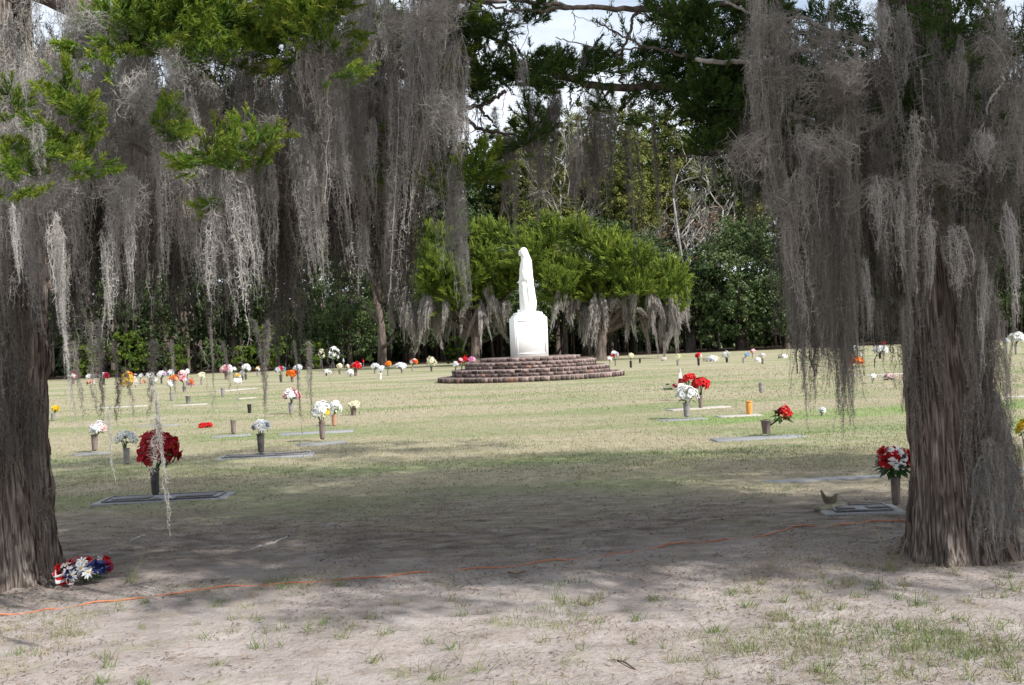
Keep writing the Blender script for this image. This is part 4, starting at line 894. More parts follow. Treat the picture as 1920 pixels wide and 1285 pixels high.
bq(713, 712, 7, 11, 'pw', 715, 694, 17, 14, [('lily', W, 2), ('lily', 'silver', 1)], 8, 'silver white bouquet in the white pot', 'small white pot near the middle of the back row', nleaf=5)
bq(728, 706, 4, 11, 'cg', 728, 684, 15, 9, [('mum', 'orange', 3), ('mum', 'yellow', 1)], 8, 'orange bouquet behind the white pot', 'grey vase of the orange bouquet behind the white pot', nleaf=5)
bq(754, 701, 5, 8, 'cg', 750, 688, 24, 12, [('mum', W, 1)], 12, 'wide white bouquet between the orange one and the steps', 'grey vase of the wide white bouquet', nleaf=3)
bq(773, 698, 3, 9, 'cg', 776, 680, 16, 10, [('mum', W, 2), ('mum', 'red', 1), ('mum', 'orange', 1)], 8, 'white and red orange bouquet left of the tall cream one', 'thin grey vase left of the tall cream bouquet', nleaf=5)
bq(809, 698, 4, 8, 'cd', 809, 680, 21, 22, [('mum', CRM, 1)], 19, 'tall cream white bouquet nearest the brick steps on their left', 'dark vase of the tall cream bouquet by the steps', nleaf=4, leaf='leafpale', dmin=-.6)
# --- bunches laid on the brick step
def onstep(cx, cy, w_, h_, kinds, n, label, rad, **k):
    Y = DC - .3; c = at(cx, cy, Y); bouquet(c, w_ * ppm(Y), h_ * ppm(Y), kinds, n, label, base=Vector((c.x, Y, .482)), group='bunches laid on the brick steps', **k)
onstep(854, 686, 12, 16, [('mum', W, 1)], 9, 'white bunch at the left end of the brick steps', 0, nleaf=3)
onstep(865, 680, 13, 17, [('rose', 'red', 1), ('rose', 'palepink', 1)], 9, 'red and pale pink bunch on the brick steps beside the white one', 0, nleaf=4)
onstep(872, 677, 12, 17, [('rose', 'red', 1)], 8, 'deep red bunch on the brick steps left of the pink one', 0, nleaf=3)
onstep(885, 677, 17, 13, [('mum', 'magenta', 2), ('mum', 'palepink', 1)], 10, 'round pink bunch on the brick steps', 0, nleaf=2)
# --- back row right
bq(1154, 687, 3, 10, 'cb', 1152, 667, 17, 15, [('rose', 'red', 2), ('rose', W, 1), ('rose', 'silver', 1)], 10, 'red and white bouquet right of the big cedar trunk', 'thin brown vase right of the big cedar trunk', nleaf=5)
bq(1143, 683, 0, 0, None, 1143, 675, 10, 13, [('lily', W, 1)], 6, 'white flowers at the foot of the big cedar trunk', nleaf=0)
bq(1183, 691, 5, 13, 'ck', 1183, 668, 13, 10, [('mum', CRM, 1)], 12, 'round cream ball of flowers on a black vase', 'tall black vase under the round cream ball', nleaf=0, dmin=-.8)
vase(1200, 682, 4, 9, 'ck', 'small empty black vase right of the round cream ball')
bq(1271, 687, 5, 10, 'cg', 1273, 671, 13, 13, [('mum', CRM, 2), ('mum', 'lime', 1)], 8, 'cream and lime bouquet right of the small beige stone', 'grey vase right of the small beige stone', nleaf=4)
bq(1310, 687, 5, 14, 'ck', 1310, 668, 15, 9, [('rose', 'red', 2), ('rose', W, 1)], 8, 'dark red and white bouquet on a black vase', 'black vase of the dark red and white bouquet', nleaf=3)
bq(1335, 679, 0, 0, None, 1335, 675, 33, 9, [('mum', W, 2), ('mum', CRM, 1)], 18, 'long low row of white flowers lying on the grass', flat=True, nleaf=10)
bq(1363, 681, 5, 9, 'ck', 1361, 667, 17, 15, [('lily', W, 3), ('mum', W, 1)], 10, 'white bouquet with a raised tip right of the long low row', 'black vase right of the long low white row', nleaf=4)
bq(1394, 682, 4, 10, 'cg', 1401, 667, 10, 9, [('mum', 'blue', 1)], 6, 'light blue bouquet leaning right', 'grey vase below the light blue bouquet', nleaf=2)
bq(1411, 673, 2, 8, 'cg', 1412, 660, 10, 8, [('rose', 'pink', 1), ('rose', 'palepink', 1)], 6, 'small pink bouquet on a tall thin stem', 'thin grey stem vase of the small pink bouquet', nleaf=0)
bq(1430, 684, 5, 10, 'cb', 1429, 669, 12, 10, [('mum', W, 2), ('mum', 'palepink', 1)], 7, 'white bouquet in a brown vase above lying white flowers', 'brown vase beside lying white flowers', nleaf=2)
bq(1420, 681, 0, 0, None, 1420, 677, 15, 8, [('lily', W, 1)], 6, 'white flowers lying left of the brown vase', flat=True, nleaf=0)
bq(1470, 672, 0, 0, None, 1471, 670, 12, 6, [('lily', W, 1)], 5, 'white bow of flowers at the edge of the right moss tails', flat=True, nleaf=2)
bq(1604, 689, 0, 0, None, 1606, 680, 32, 19, [('poin', 'orange', 1)], 14, 'large bright orange flowers lying right of the moss tails', nleaf=3, dmin=-.3, flat=True)
bq(1600, 672, 4, 8, 'cg', 1603, 656, 22, 11, [('mum', W, 2), ('mum', 'silver', 1)], 10, 'white and silver bouquet behind the orange flowers', 'grey vase behind the orange flowers', nleaf=5)
bq(1612, 671, 0, 0, None, 1612, 667, 9, 6, [('mum', W, 1)], 4, 'small white bunch lying just above the orange flowers', flat=True, nleaf=0)
bq(1650, 674, 5, 12, 'ck', 1650, 658, 30, 15, [('mum', W, 2), ('mum', 'silver', 1)], 12, 'wide white bouquet left of the right trunk', 'black vase of the wide white bouquet', nleaf=8)
bq(1658, 668, 2, 16, 'cg', 1658, 645, 6, 8, [('rose', 'red', 1)], 3, 'single tall red bloom above the wide white bouquet', 'thin post vase of the single red bloom', nleaf=0)
bq(1636, 720, 3, 5, 'cg', 1637, 708, 13, 13, [('lily', W, 2), ('mum', W, 1)], 7, 'small white bouquet on the lawn left of the right trunk', 'tiny vase of the small white bouquet', nleaf=5)
bq(1668, 714, 0, 0, None, 1668, 709, 30, 12, [('mum', W, 1), ('rose', 'palepink', 1)], 6, 'dark evergreen spray with white and pink blooms lying on the lawn', flat=True, nleaf=30, lscale=1.15, bl=.075)
bq(1905, 666, 5, 20, 'cg', 1907, 635, 34, 20, [('poin', W, 3), ('poin', CRM, 1)], 14, 'large white bouquet right of the right trunk', 'grey vase of the large white bouquet at the right', nleaf=8)
bq(1888, 664, 4, 14, 'cg', 1886, 641, 14, 12, [('lily', 'silver', 1)], 6, 'small silvery bouquet touching the right trunk moss', 'grey vase of the small silvery bouquet', nleaf=5)
# --- near right
marker(1243, 792, 1330, 787, 'grey marker under the full white bouquet on the right lawn', dep=.45)
bq(1288, 787, 13, 27, 'cg', 1287, 744, 46, 40, [('rose', W, 1)], 30, 'full round white bouquet on the right lawn', 'grey vase of the full round white bouquet', dz=.03, bl=.05, nleaf=14)
bq(1314, 768, 9, 26, 'cb', 1314, 722, 36, 28, [('poin', 'red', 1)], 13, 'lower bright red bouquet behind the full white one', 'tall brown vase of the lower bright red bouquet', bl=.085, nleaf=12)
bq(1291, 752, 7, 18, 'cg', 1291, 712, 32, 22, [('poin', 'red', 1)], 10, 'upper bright red bouquet above the full white one', 'grey vase hidden behind the full white bouquet', bl=.08, nleaf=14)
bq(1258, 732, 0, 0, None, 1258, 727, 30, 14, [('mum', W, 1), ('rose', 'maroon', 1)], 6, 'dark green spray with red and white bits left of the red bouquets', flat=True, nleaf=30, lscale=1.2, bl=.05)
marker(1262, 772, 1372, 765, 'low pale marker edge in the straw right of the tall brown vase', 'concrete', dep=.4, h=.02)
vase(1427, 738, 8, 19, 'cg', 'empty grey vase on the bare right lawn')
vase(1405, 780, 12, 27, 'jo', 'empty orange jar on the right lawn')
marker(1352, 785, 1432, 781, 'low pale marker beside the orange jar', 'concrete', dep=.4, h=.02)
marker(1345, 830, 1515, 822, 'grey marker under the brown pot with tilted red poinsettia', dep=.45)
vase(1437, 820, 19, 26, 'pb', 'brown tapered pot on the right marker with dark empty mouth', dz=.03)
bouquet(at(1468, 779, on(1437, 820).y), 34 * ppm(18), 34 * ppm(18), [('poin', 'red', 3), ('poin', 'darkred', 1)], 4, 'tilted red poinsettia with dark leaves falling out of the brown pot', base=at(1438, 796, on(1437, 820).y), bl=.085, nleaf=34, lscale=1.35)
marker(1550, 969, 1702, 964, 'shaded grey marker at the foot of the right trunk', plaque=True, dep=.45)
bq(1681, 957, 18, 54, 'cb', 1675, 868, 64, 62, [('rose', 'red', 4), ('lily', W, 5), ('rose', 'darkred', 1)], 17, 'red roses and white lilies over dark leaves beside the right trunk', 'tall brown vase standing against the right trunk', dz=.03, bl=.062, nleaf=60, lscale=1.25)
marker(1440, 908, 1660, 896, 'long light grey marker in the shade left of the right trunk', plaque=False, dep=.16, h=.01)
marker(1878, 890, 1960, 886, 'light grey marker right of the right trunk', dep=.35)
marker(1868, 748, 1960, 744, 'pale strip far right on the lawn', 'concrete', dep=.4)
marker(1600, 706, 1700, 702, 'worn grey strip on the lawn under the small white bouquet', 'concrete', dep=.5, h=.01)
bq(1922, 845, 8, 20, 'cg', 1924, 806, 44, 44, [('mum', 'yellow', 1), ('mum', 'lime', 1)], 18, 'yellow bouquet cut by the right border', 'grey vase at the right border under yellow flowers', nleaf=14)
bq(1541, 781, 5, 8, 'cg', 1541, 770, 16, 10, [('mum', W, 1)], 6, 'small white bunch half hidden behind the moss tails', 'small grey vase behind the moss tails', nleaf=2)
bq(100, 790, 8, 14, 'cg', 104, 768, 18, 12, [('mum', 'yellow', 1)], 7, 'yellow bouquet peeking out right of the left trunk', 'grey vase peeking out right of the left trunk', nleaf=3)
# patriotic bunch by the left trunk
bp_ = on(158, 1092); kx = ppm(bp_.y); c = at(158, 1070, bp_.y)
tb = bouquet(c, 108 * kx, 50 * kx, [('rose', 'red', 3), ('daisy', W, 5), ('rose', 'pink', 2), ('mum', 'maroon', 1)], 26, 'low heap of red roses, white daisies and starred cloth by the left trunk', bl=.038, nleaf=22, lscale=1.0, base=Vector((c.x, bp_.y, 0)))
def cloth(name, px, py, w_, h_, m, rot, stripes=None, dots=False):
    n1, n2 = 14, 8; V = []; rg = np.random.default_rng(int(px))
    p = at(px, py, bp_.y - .1)
    for j in range(n2 + 1):
        for i in range(n1 + 1):
            u, v_ = i / n1 - .5, j / n2 - .5; V.append([u * w_, -.06 + .035 * math.sin(u * 9 + v_ * 4) + .02 * math.sin(v_ * 11) + .25 * (abs(u) ** 1.5) * w_, v_ * h_ * (1 - .9 * abs(u) ** 1.3)])
    Q_ = [[j * (n1 + 1) + i, j * (n1 + 1) + i + 1, (j + 1) * (n1 + 1) + i + 1, (j + 1) * (n1 + 1) + i] for j in range(n2) for i in range(n1)]
    mi = [(1 if stripes and (k // n1) % 2 else 0) for k in range(n1 * n2)]
    o = link(name, mesh(name, V, np.array(Q_), [M[m], M[stripes or m]], smooth=True, mi=mi), tb, p - Vector(tb.location), rot)
    if dots:
        mb = MB()
        for i in range(16):
            u, v_ = rg.uniform(-.32, .32), rg.uniform(-.3, .3); y0 = -.06 + .035 * math.sin(u * 9 + v_ * 4) + .02 * math.sin(v_ * 11) + .25 * (abs(u) ** 1.5) * w_ - .004
            s = .006; x0, z0 = u * w_, v_ * h_ * (1 - .9 * abs(u) ** 1.3); k = 5; V2 = [[x0, y0, z0]]
            for q in range(10): rr = s if q % 2 == 0 else s * .45; V2.append([x0 + rr * math.sin(q * PI / 5), y0, z0 + rr * math.cos(q * PI / 5)])
            mb.add(np.array(V2), np.array([[0, 1 + q, 1 + (q + 1) % 10] for q in range(10)]))
        link('star_print', mb.build('star_print', M['white']), o)
cloth('striped_cloth', 124, 1078, .15, .07, 'red', (.5, .6, .2), 'white')
cloth('starred_cloth', 192, 1056, .13, .11, 'navy', (.3, -.2, -.2), None, True)
cloth('starred_cloth', 132, 1072, .09, .08, 'navy', (.2, -.7, .3), None, True)
# small things
def small_angel(px, py, h_px, label):
    p = on(px, py); h = h_px * ppm(p.y); t = empty('figurine', p, label, 'figurine'); mb = MB()
    mb.add(*lathe([(.001, 0), (h * .2, 0), (h * .17, h * .2), (h * .10, h * .6), (h * .05, h * .72), (h * .04, h * .76), (h * .09, h * .82), (h * .09, h * .92), (h * .04, h), (.001, h)], 14)); link('body', mb.build('body', M['stone_white'], smooth=True), t)
    for s in (-1, 1):
        v = np.array([[0, .02, h * .7], [s * h * .3, .03, h * .85], [s * h * .25, .03, h * .45], [0, .02, h * .4], [0, .05, h * .7], [s * h * .3, .06, h * .85], [s * h * .25, .06, h * .45], [0, .05, h * .4]])
        mb = MB(); mb.add(v, BOXF); link('wing', mb.build('wing', M['stone_white']), t)
small_angel(291, 721, 13, 'small white angel figurine in the left back row')
# white sign plate on legs
p = on(446, 722); k = ppm(p.y); t = empty('sign_plate', p, 'small blank white plate in front of the round white bouquet', 'sign')
v, f = bevbox(-7.5 * k, -.02, .04, 7.5 * k, .02, .04 + 10 * k, .008); mb = MB(); mb.add(v, f); link('plate', mb.build('plate', M['stone_white']), t)
for s in (-1, 1): mb = MB(); mb.add(*tube([(s * 5 * k, .0, -.02), (s * 5 * k, 0, .041)], [.012, .012], 6)); link('leg', mb.build('leg', M['bronze_grey']), t)
p = on(1245, 678); k = ppm(p.y); t = empty('headstone', p, 'small beige block stone right of the empty black vase', 'headstone')
v, f = bevbox(-5 * k, -.06, -.03, 5 * k, .08, 7 * k, .02); mb = MB(); mb.add(v, f); link('block', mb.build('block', M['concrete']), t)
for i, (px, py, top, cm, lb) in enumerate([(645, 702, 672, 'silver', 'silver solar light stake left of the red bouquet'), (682, 697, 674, 'red', 'red topped garden stake left of the white pot')]):
    p = on(px, py); k = ppm(p.y); h = (py - top) * k; t = empty('garden_stake', p, lb, 'garden stake'); mb = MB(); mb.add(*tube([(0, 0, -.03), (0, 0, h * .72)], [.012, .012], 6)); link('rod', mb.build('rod', M['bronze_grey']), t)
    mb = MB(); mb.add(*lathe([(.001, h * .70), (.05, h * .72), (.06, h * .8), (.03, h * .92), (.001, h)], 12)); link('head', mb.build('head', M[cm], smooth=True), t)
# tall wire stand with white spray
for (px, py, cx, cy, w_, h_, lb, kk, lf) in [(625, 704, 625, 664, 25, 30, 'tall white lily spray on a wire stand against the dark trees', ('lily', W, 1), 'white lily spray raised on the tall wire stand'), (603, 702, 603, 664, 13, 24, 'slim wire stand holding a thin greenish spray', ('lily', CRM, 1), 'thin greenish spray left of the tall white one')]:
    p = on(px, py); k = ppm(p.y); c = at(cx, cy, p.y); t = empty('wire_stand', p, lb.replace('tall white lily spray on a wire stand', 'tall wire stand of the white spray'), 'stand')
    for s in (-1, 0, 1): mb = MB(); mb.add(*tube([(s * .13, .10 if s == 0 else 0, -.02), (0, 0, c.z)], [.009, .009], 5)); link('leg', mb.build('leg', M['bronze_grey']), t)
    bouquet(c, w_ * k, h_ * k, [kk], 16 if w_ > 20 else 7, lf, base=Vector((c.x, p.y, c.z - h_ * k * .5)), leaf='leafgreen', nleaf=22, dmin=-.8, bl=.12)
# pennant and ribbon beside the red bouquets
p = on(1277, 748); k = ppm(p.y); t = empty('ribbon_cone', p, 'narrow white pennant with a dark red band left of the upper red bouquet', 'decoration')
mb = MB(); mb.add(*tube([(0, 0, -.02), (0, 0, 58 * k)], [.006, .006], 6)); link('rod', mb.build('rod', M['bronze_grey']), t)
mb = MB(); V = []; 
for j in range(13):
    u = j / 12; z = (56 - 38 * u) * k; w_ = (1.2 + 9 * u ** .8) * k
    V += [[-w_ * .5, -.012 + .02 * math.sin(j), z], [w_ * .1, -.03 - .02 * math.sin(j * 1.3), z + .01], [w_ * .6, -.01, z]]
V = np.array(V); Q_ = [[j * 3 + a, j * 3 + a + 1, j * 3 + a + 4, j * 3 + a + 3] for j in range(12) for a in (0, 1)]
link('pennant', mesh('pennant', V, np.array(Q_), [M['white'], M['maroon']], mi=[1 if 6 <= i // 2 <= 8 else 0 for i in range(24)]), t)
# white loop wreath beside the right trunk
p = on(1712, 690); k = ppm(p.y); c = at(1712, 653, p.y); t = empty('wreath', p, 'white looped wreath on a stake at the left edge of the right trunk', 'wreath')
mb = MB(); mb.add(*tube([(0, 0, -.02), (0, 0, c.z - 12 * k)], [.01, .01], 6)); link('stake', mb.build('stake', M['bronze_grey']), t)
mb = MB(); mb.add(*tube([Vector((c.x - p.x, 0, c.z)) + Vector((6 * k * math.cos(a), .02 * math.sin(3 * a), 13 * k * math.sin(a))) for a in np.linspace(0, 2 * PI, 26)], [.045] * 26, 8, .15)); link('ring', mb.build('ring', M['white']), t)
# black easel frame
p = on(1463, 674); k = ppm(p.y); t = empty('small_easel', p, 'small black easel at the edge of the right moss tails', 'easel')
for s in (-1, 0, 1): mb = MB(); mb.add(*tube([(s * 4 * k, 0 if s else .1, -.02), (s * 2.2 * k, 0, 9 * k)], [.018, .015], 5)); link('leg', mb.build('leg', M['black']), t)
mb = MB(); mb.add(boxv(-4.4 * k, -.03, 2.5 * k, 4.4 * k, -.012, 4 * k), BOXF); link('ledge', mb.build('ledge', M['black']), t)

# ------------------------------------------------------------------ stone bird on a rock
p = on(1556, 957)
def blob(rx, ry, rz, seed, amp=.12, n=22):
    rg = np.random.default_rng(seed); v, q = lathe([(max(1e-3, math.sin(PI * i / n)), -math.cos(PI * i / n)) for i in range(n + 1)], n * 2)
    u = v.copy(); d = 0
    for k in range(7): kk = rg.normal(0, 2.2, 3); d = d + np.sin(u @ kk + rg.uniform(0, 6)) / 7
    return v * np.array([rx, ry, rz]) * (1 + amp * d * 2)[:, None], q
t = empty('rock', p, 'low mossy rock left of the shaded marker by the right trunk', 'rock')
for (nm, cx, cy, a, b, c_, sd) in (('stone', .0, 0, .125, .11, .045, 3), ('stone', .085, .03, .075, .08, .05, 4), ('stone', -.06, -.03, .08, .06, .03, 5)):
    v, q = blob(a, b, c_, sd); mb = MB(); mb.add(v + np.array([cx, cy, .022]), q); link(nm, mb.build(nm, M['rock'], smooth=True), t)
b = empty('stone_bird', p + Vector((-.005, 0, .06)), 'brown stone bird with raised tail on top of the low rock', 'figurine')
mb = MB(); Y = p.y; kx = ppm(Y)
s = spline([(-.055, 0, .095), (-.042, 0, .06), (-.02, 0, .03), (.015, 0, .026), (.042, 0, .045), (.055, 0, .066), (.058, 0, .085)], 4)
R_ = np.interp(np.linspace(0, 1, len(s)), [0, .15, .3, .5, .66, .8, .88, 1], [.010, .013, .022, .034, .030, .019, .018, .006]); v, q = tube(s, list(R_), 16); mb.add(v, q)
v, q = tube([(.060, 0, .080), (.078, 0, .078), (.094, 0, .074)], [.008, .005, .001], 8); mb.add(v, q); v, q = tube([(-.02, 0, .035), (-.05, 0, .09), (-.062, 0, .118)], [.017, .013, .009], 10); mb.add(v * np.array([1, 1.5, 1]), q)
o = bpy.data.objects.new('tmp', mb.build('b', M['birdstone'])); COL.objects.link(o); md = o.modifiers.new('r', 'REMESH'); md.mode = 'VOXEL'; md.voxel_size = .004; md.use_smooth_shade = True
dg = bpy.context.evaluated_depsgraph_get(); me2 = bpy.data.meshes.new_from_object(o.evaluated_get(dg)); bpy.data.objects.remove(o)
if not me2.materials: me2.materials.append(M['birdstone'])
link('body', me2, b, (0, 0, -.006))
for sgn in (-1, 1):
    v, q = blob(.034, .007, .018, 8, .03, 10); mb = MB(); mb.add(v + np.array([.004, sgn * .032, .036]), q); link('wing', mb.build('wing', M['birdstone'], smooth=True), b, rot=(0, .25, 0))

# ------------------------------------------------------------------ orange cord, roots, leaves
pts = [(-40, 1157), (60, 1149), (160, 1137), (245, 1126), (300, 1117), (400, 1107), (500, 1100), (640, 1092), (760, 1082), (860, 1072), (1000, 1056), (1130, 1046), (1240, 1028), (1330, 1019), (1420, 1010), (1490, 993), (1560, 991), (1640, 981), (1760, 972), (1885, 962), (1960, 956)]
P = []
for i, (x, y) in enumerate(spline([(a, b, 0) for a, b in pts], 7) and [(q.x, q.y) for q in spline([(a, b, 0) for a, b in pts], 7)]):
    g = on(x, y); g.z += .004 + .005 * math.sin(i * .9) + .004 * math.sin(i * .37 + 1); g.y += .008 * math.sin(i * .8) + .012 * math.sin(i * .23); g.z -= .0025 * max(0, min(1, (g.x + 1.0) / .8)) * (1 if g.x < 1.7 else .3); P.append(g)
mb = MB(); mb.add(*tube(P, [.0052] * len(P), 8)); tag(link('extension_cord', mb.build('cord', M['cord'], smooth=True)), 'orange cord lying across the sand from left edge past the right trunk', 'cord')
for (pl, rr, lb) in (([(448, 1036), (480, 1031), (515, 1020), (545, 1005)], .012, 'pale root crossing the shaded soil left of centre'), ([(243, 1019), (262, 1010), (280, 1006)], .012, 'short pale root near the left trunk'),
        ([(585, 992), (620, 989), (655, 985)], .012, 'short pale root in the shade left of centre'), ([(1340, 983), (1400, 988), (1470, 992), (1530, 992)], .006, 'thin pale root running beside the orange cord at the right')):
    q = [on(a, b) for a, b in pl]; 
    for g in q: g.z += .002
    q[0].z -= .015; q[-1].z -= .015
    s = spline(q, 5, .004); mb = MB(); mb.add(*tube(s, [rr * (.6 + .4 * math.sin(PI * i / len(s))) for i in range(len(s))], 7, .1)); tag(link('root', mb.build('root', M['root'], smooth=True)), lb, 'root', 'surface roots in the sand')
for (px, py, tx, ty, lb) in ((1150, 1236, 1193, 1256, 'dark curved stick on the sand at the bottom right of centre'), (560, 933, 576, 925, 'small pale curled stick in the shade left of centre')):
    a = on(px, py); c = on(tx, ty); m_ = (a + c) / 2; m_.z += .012; mb = MB(); mb.add(*tube(spline([a, m_, c], 5), [.004] * 11, 6)); tag(link('stick', mb.build('stick', M['twig'] if px > 1000 else M['palebark'])), lb, 'stick')
def deadleaf(px, py, s, lb):
    p = on(px, py); V = []; 
    for j in range(7):
        u = j / 6; w_ = math.sin(PI * min(.98, u * .95 + .03)) * .35 * s; z = .012 + .02 * abs(u - .5)
        V += [[(u - .5) * s, -w_, z + .012], [(u - .5) * s, 0, z], [(u - .5) * s, w_, z + .012]]
    Q_ = [[j * 3 + a, j * 3 + a + 1, j * 3 + a + 4, j * 3 + a + 3] for j in range(6) for a in (0, 1)]
    me = mesh('dead_leaf', np.array(V), np.array(Q_), M['litter'], col=np.full(21, .8)); tag(link('dead_leaf', me, None, p), lb, 'leaf')
deadleaf(968, 1077, .11, 'curled brown leaf on the sand just below the orange cord')

# ------------------------------------------------------------------ the two foreground cedars
def bigtrunk(name, base, R, path, seed, flare=1.3, top=6.2, flutes=9):
    """fluted stringy cedar trunk; path = list of (dx,dy,z)"""
    rg = np.random.default_rng(seed); na = 240; zs = np.concatenate([np.linspace(-.08, 2.6, 130), np.linspace(2.65, top, 22)])
    ph = rg.uniform(0, 6.3, 12); V = []; th = np.linspace(0, 2 * PI, na, endpoint=False)
    px_ = [p[2] for p in path]
    g = rg.random((64, 256)) ** 1.4
    def sn(a, z, fa, fz, sd):
        x = a / (2 * PI) * fa; y = z * fz + sd * 7.3; xi = np.floor(x).astype(int); yi = int(math.floor(y)); fx = x - xi; fy = y - yi; fx = fx * fx * (3 - 2 * fx)
        A = g[yi % 64, (xi % int(fa)) % 256] * (1 - fx) + g[yi % 64, ((xi + 1) % int(fa)) % 256] * fx; B = g[(yi + 1) % 64, (xi % int(fa)) % 256] * (1 - fx) + g[(yi + 1) % 64, ((xi + 1) % int(fa)) % 256] * fx
        return A * (1 - fy) + B * fy
    for z in zs:
        cx = np.interp(z, px_, [p[0] for p in path]); cy = np.interp(z, px_, [p[1] for p in path])
        fl = 1 + (flare - 1) * math.exp(-max(z, 0) / .28) ; tw = th + z * .12
        r_ = R * fl * (1 - .055 * max(z, 0)) * (1 + .09 * np.sin(tw * 3 + ph[0]) + (.06 + .10 * math.exp(-max(z, 0) / .25)) * np.sin(tw * flutes + ph[1] + .5 * math.sin(z * 1.3)) * .7)
        r_ = r_ + R * (.10 * (sn(tw, z, 22, .7, 1) - .5) + .13 * (sn(tw + .05 * np.sin(z * 5), z, 64, 1.6, 2) - .5) + .10 * (sn(tw, z, 128, 3.5, 3) - .5) + .05 * (sn(tw, z, 200, 9, 4) - .5))
        V.append(np.stack([cx + r_ * np.cos(th), cy + r_ * np.sin(th), np.full(na, z)], 1))
    G = np.stack(V); sv = MB(); stn = []
    for _ in range(420):
        m_ = int(rg.integers(4, 14)); i0 = int(rg.integers(0, 118 - m_)); k0 = int(rg.integers(0, na)); wd_ = int(rg.integers(1, 3)); cen = np.array([[np.interp(z, px_, [p[0] for p in path]), np.interp(z, px_, [p[1] for p in path]), z] for z in zs[i0:i0 + m_ + 1]])
        u = np.linspace(-1, 1, m_ + 1); peel = .003 + .014 * np.abs(u) ** 3 * (rg.random() < .5) ; A = G[i0:i0 + m_ + 1, k0]; B = G[i0:i0 + m_ + 1, (k0 + wd_) % na]; tap = (1 - np.abs(u) ** 2.5 * .8)[:, None]; mid = (A + B) / 2
        o_ = norm((mid - cen) * np.array([1, 1, 0])); r_m = np.maximum(np.linalg.norm((A - cen)[:, :2], axis=1), np.linalg.norm((B - cen)[:, :2], axis=1)) - np.linalg.norm((mid - cen)[:, :2], axis=1); push = o_ * (peel + np.maximum(r_m, 0))[:, None]
        a_ = mid + (A - mid) * tap + push; b_ = mid + (B - mid) * tap + push; q_ = np.arange(m_) * 2; sv.add(np.stack([a_, b_], 1).reshape(-1, 3), np.stack([q_, q_ + 1, q_ + 3, q_ + 2], 1)); stn.append(np.full(2 * (m_ + 1), rg.random() * .8))
    bigtrunk.strips = sv.build('bark_strips', M['strip'], col=np.concatenate(stn))
    V = np.concatenate(V); n = len(zs); i = (np.arange(n - 1)[:, None] * na + np.arange(na)[None]).ravel(); k = (np.arange(na) + 1) % na; j = (np.arange(n - 1)[:, None] * na + k[None]).ravel()
    return mesh(name, V, np.stack([i, j, j + na, i + na], 1), M['bark'], smooth=True)
# needle sprays
def spray(seed, m):
    rg = np.random.default_rng(seed); P = []; D = []; mb = MB(); ax = Vector((1, 0, .25)).normalized()
    tips = []
    for i in range(15):
        u = rg.uniform(.05, 1); a = rg.uniform(-1, 1); q = Vector((u * .20, a * .10 * (1.1 - u * .5), u * .05 + rg.normal(0, .025))); d = Vector((1, a * .9, rg.uniform(.0, .9))).normalized(); tips.append((q, d, rg.random()))
        mb.add(*tube([Vector((u * .12, 0, u * .02)), q], [.0025, .0018], 4))
    PP, DD, LL, TT = [], [], [], []
    for (q, d, tn) in tips:
        for k in range(46):
            u = rg.random(); PP.append(list(q + d * u * .075)); DD.append(list((d + Vector(rg.normal(0, .5, 3))).normalized())); LL.append(rg.uniform(.022, .045) * (1.2 - u * .5)); TT.append(min(1, max(0, .15 + tn * .45 + u * .35 + rg.normal(0, .1))))
    n = len(PP); v, q_, idx = ribbons(np.array(PP), np.array(DD), rg.normal(0, .3, (n, 3)), np.array(LL), np.full(n, .0058), 1, rg, .3)
    mb.add(v, q_); nt_ = mb.n - len(v)
    return mb.build('foliage_spray', m, col=np.r_[np.full(nt_, .0), np.array(TT)[idx]])
SPR = [spray(500 + i, M['cedar']) for i in range(5)]; SPD = [spray(520 + i, M['cedar_shaded']) for i in range(5)]
def limb(tree, pts, Y0, Y1, r0, r1, m='twig', nm='branch', jit=.006, seg=8):
    base = Vector(tree.location); n = len(pts)
    P = [at(x, y, Y0 + (Y1 - Y0) * i / max(1, n - 1)) - base for i, (x, y) in enumerate(pts)]; s = spline(P, 6, jit)
    k = ppm((Y0 + Y1) / 2); mb = MB(); mb.add(*tube(s, list(np.linspace(r0 * k, r1 * k, len(s))), seg, .10))
    return link(nm, mb.build(nm, M[m], smooth=True), tree), s
def beard(tree, x, ytop, ybot, wpx, Y, kind=None, rgm=random, lean=0.0, pale=False):
    base = Vector(tree.location); p = at(x, ytop, Y) - base; Ln = (ybot - ytop) * ppm(Y)
    kind = kind or ('s' if Ln < .7 else 'm' if Ln < 1.3 else 'l'); kind = kind + ('P' if pale else ''); c = [k for k in TS if k[0] == kind]; g = TS[rgm.choice(c)]
    sz = Ln / g[1]; sx_ = wpx * ppm(Y) / (2 * g[2]) if wpx else min(1.3, max(.6, sz))
    return link('moss_beard', g[0], tree, p, (rgm.gauss(0, .05), rgm.gauss(lean, .06), rgm.uniform(0, 6.3)), (sx_, sx_, sz))
def sprays(tree, cx, cy, rx, ry, n, Y0, Y1, dark=False, sc=1.0, rgm=random):
    base = Vector(tree.location)
    for i in range(n):
        a = rgm.uniform(0, 2 * PI); u = rgm.random() ** .5; x = cx + rx * u * math.cos(a); y = cy + ry * u * math.sin(a); Y = rgm.uniform(Y0, Y1); p = at(x, y, Y) - base
        link('foliage_spray', rgm.choice(SPD if dark else SPR), tree, p, (rgm.uniform(-.6, .6), rgm.uniform(-.9, .5), rgm.uniform(0, 6.3)), sc * rgm.uniform(.7, 1.25))
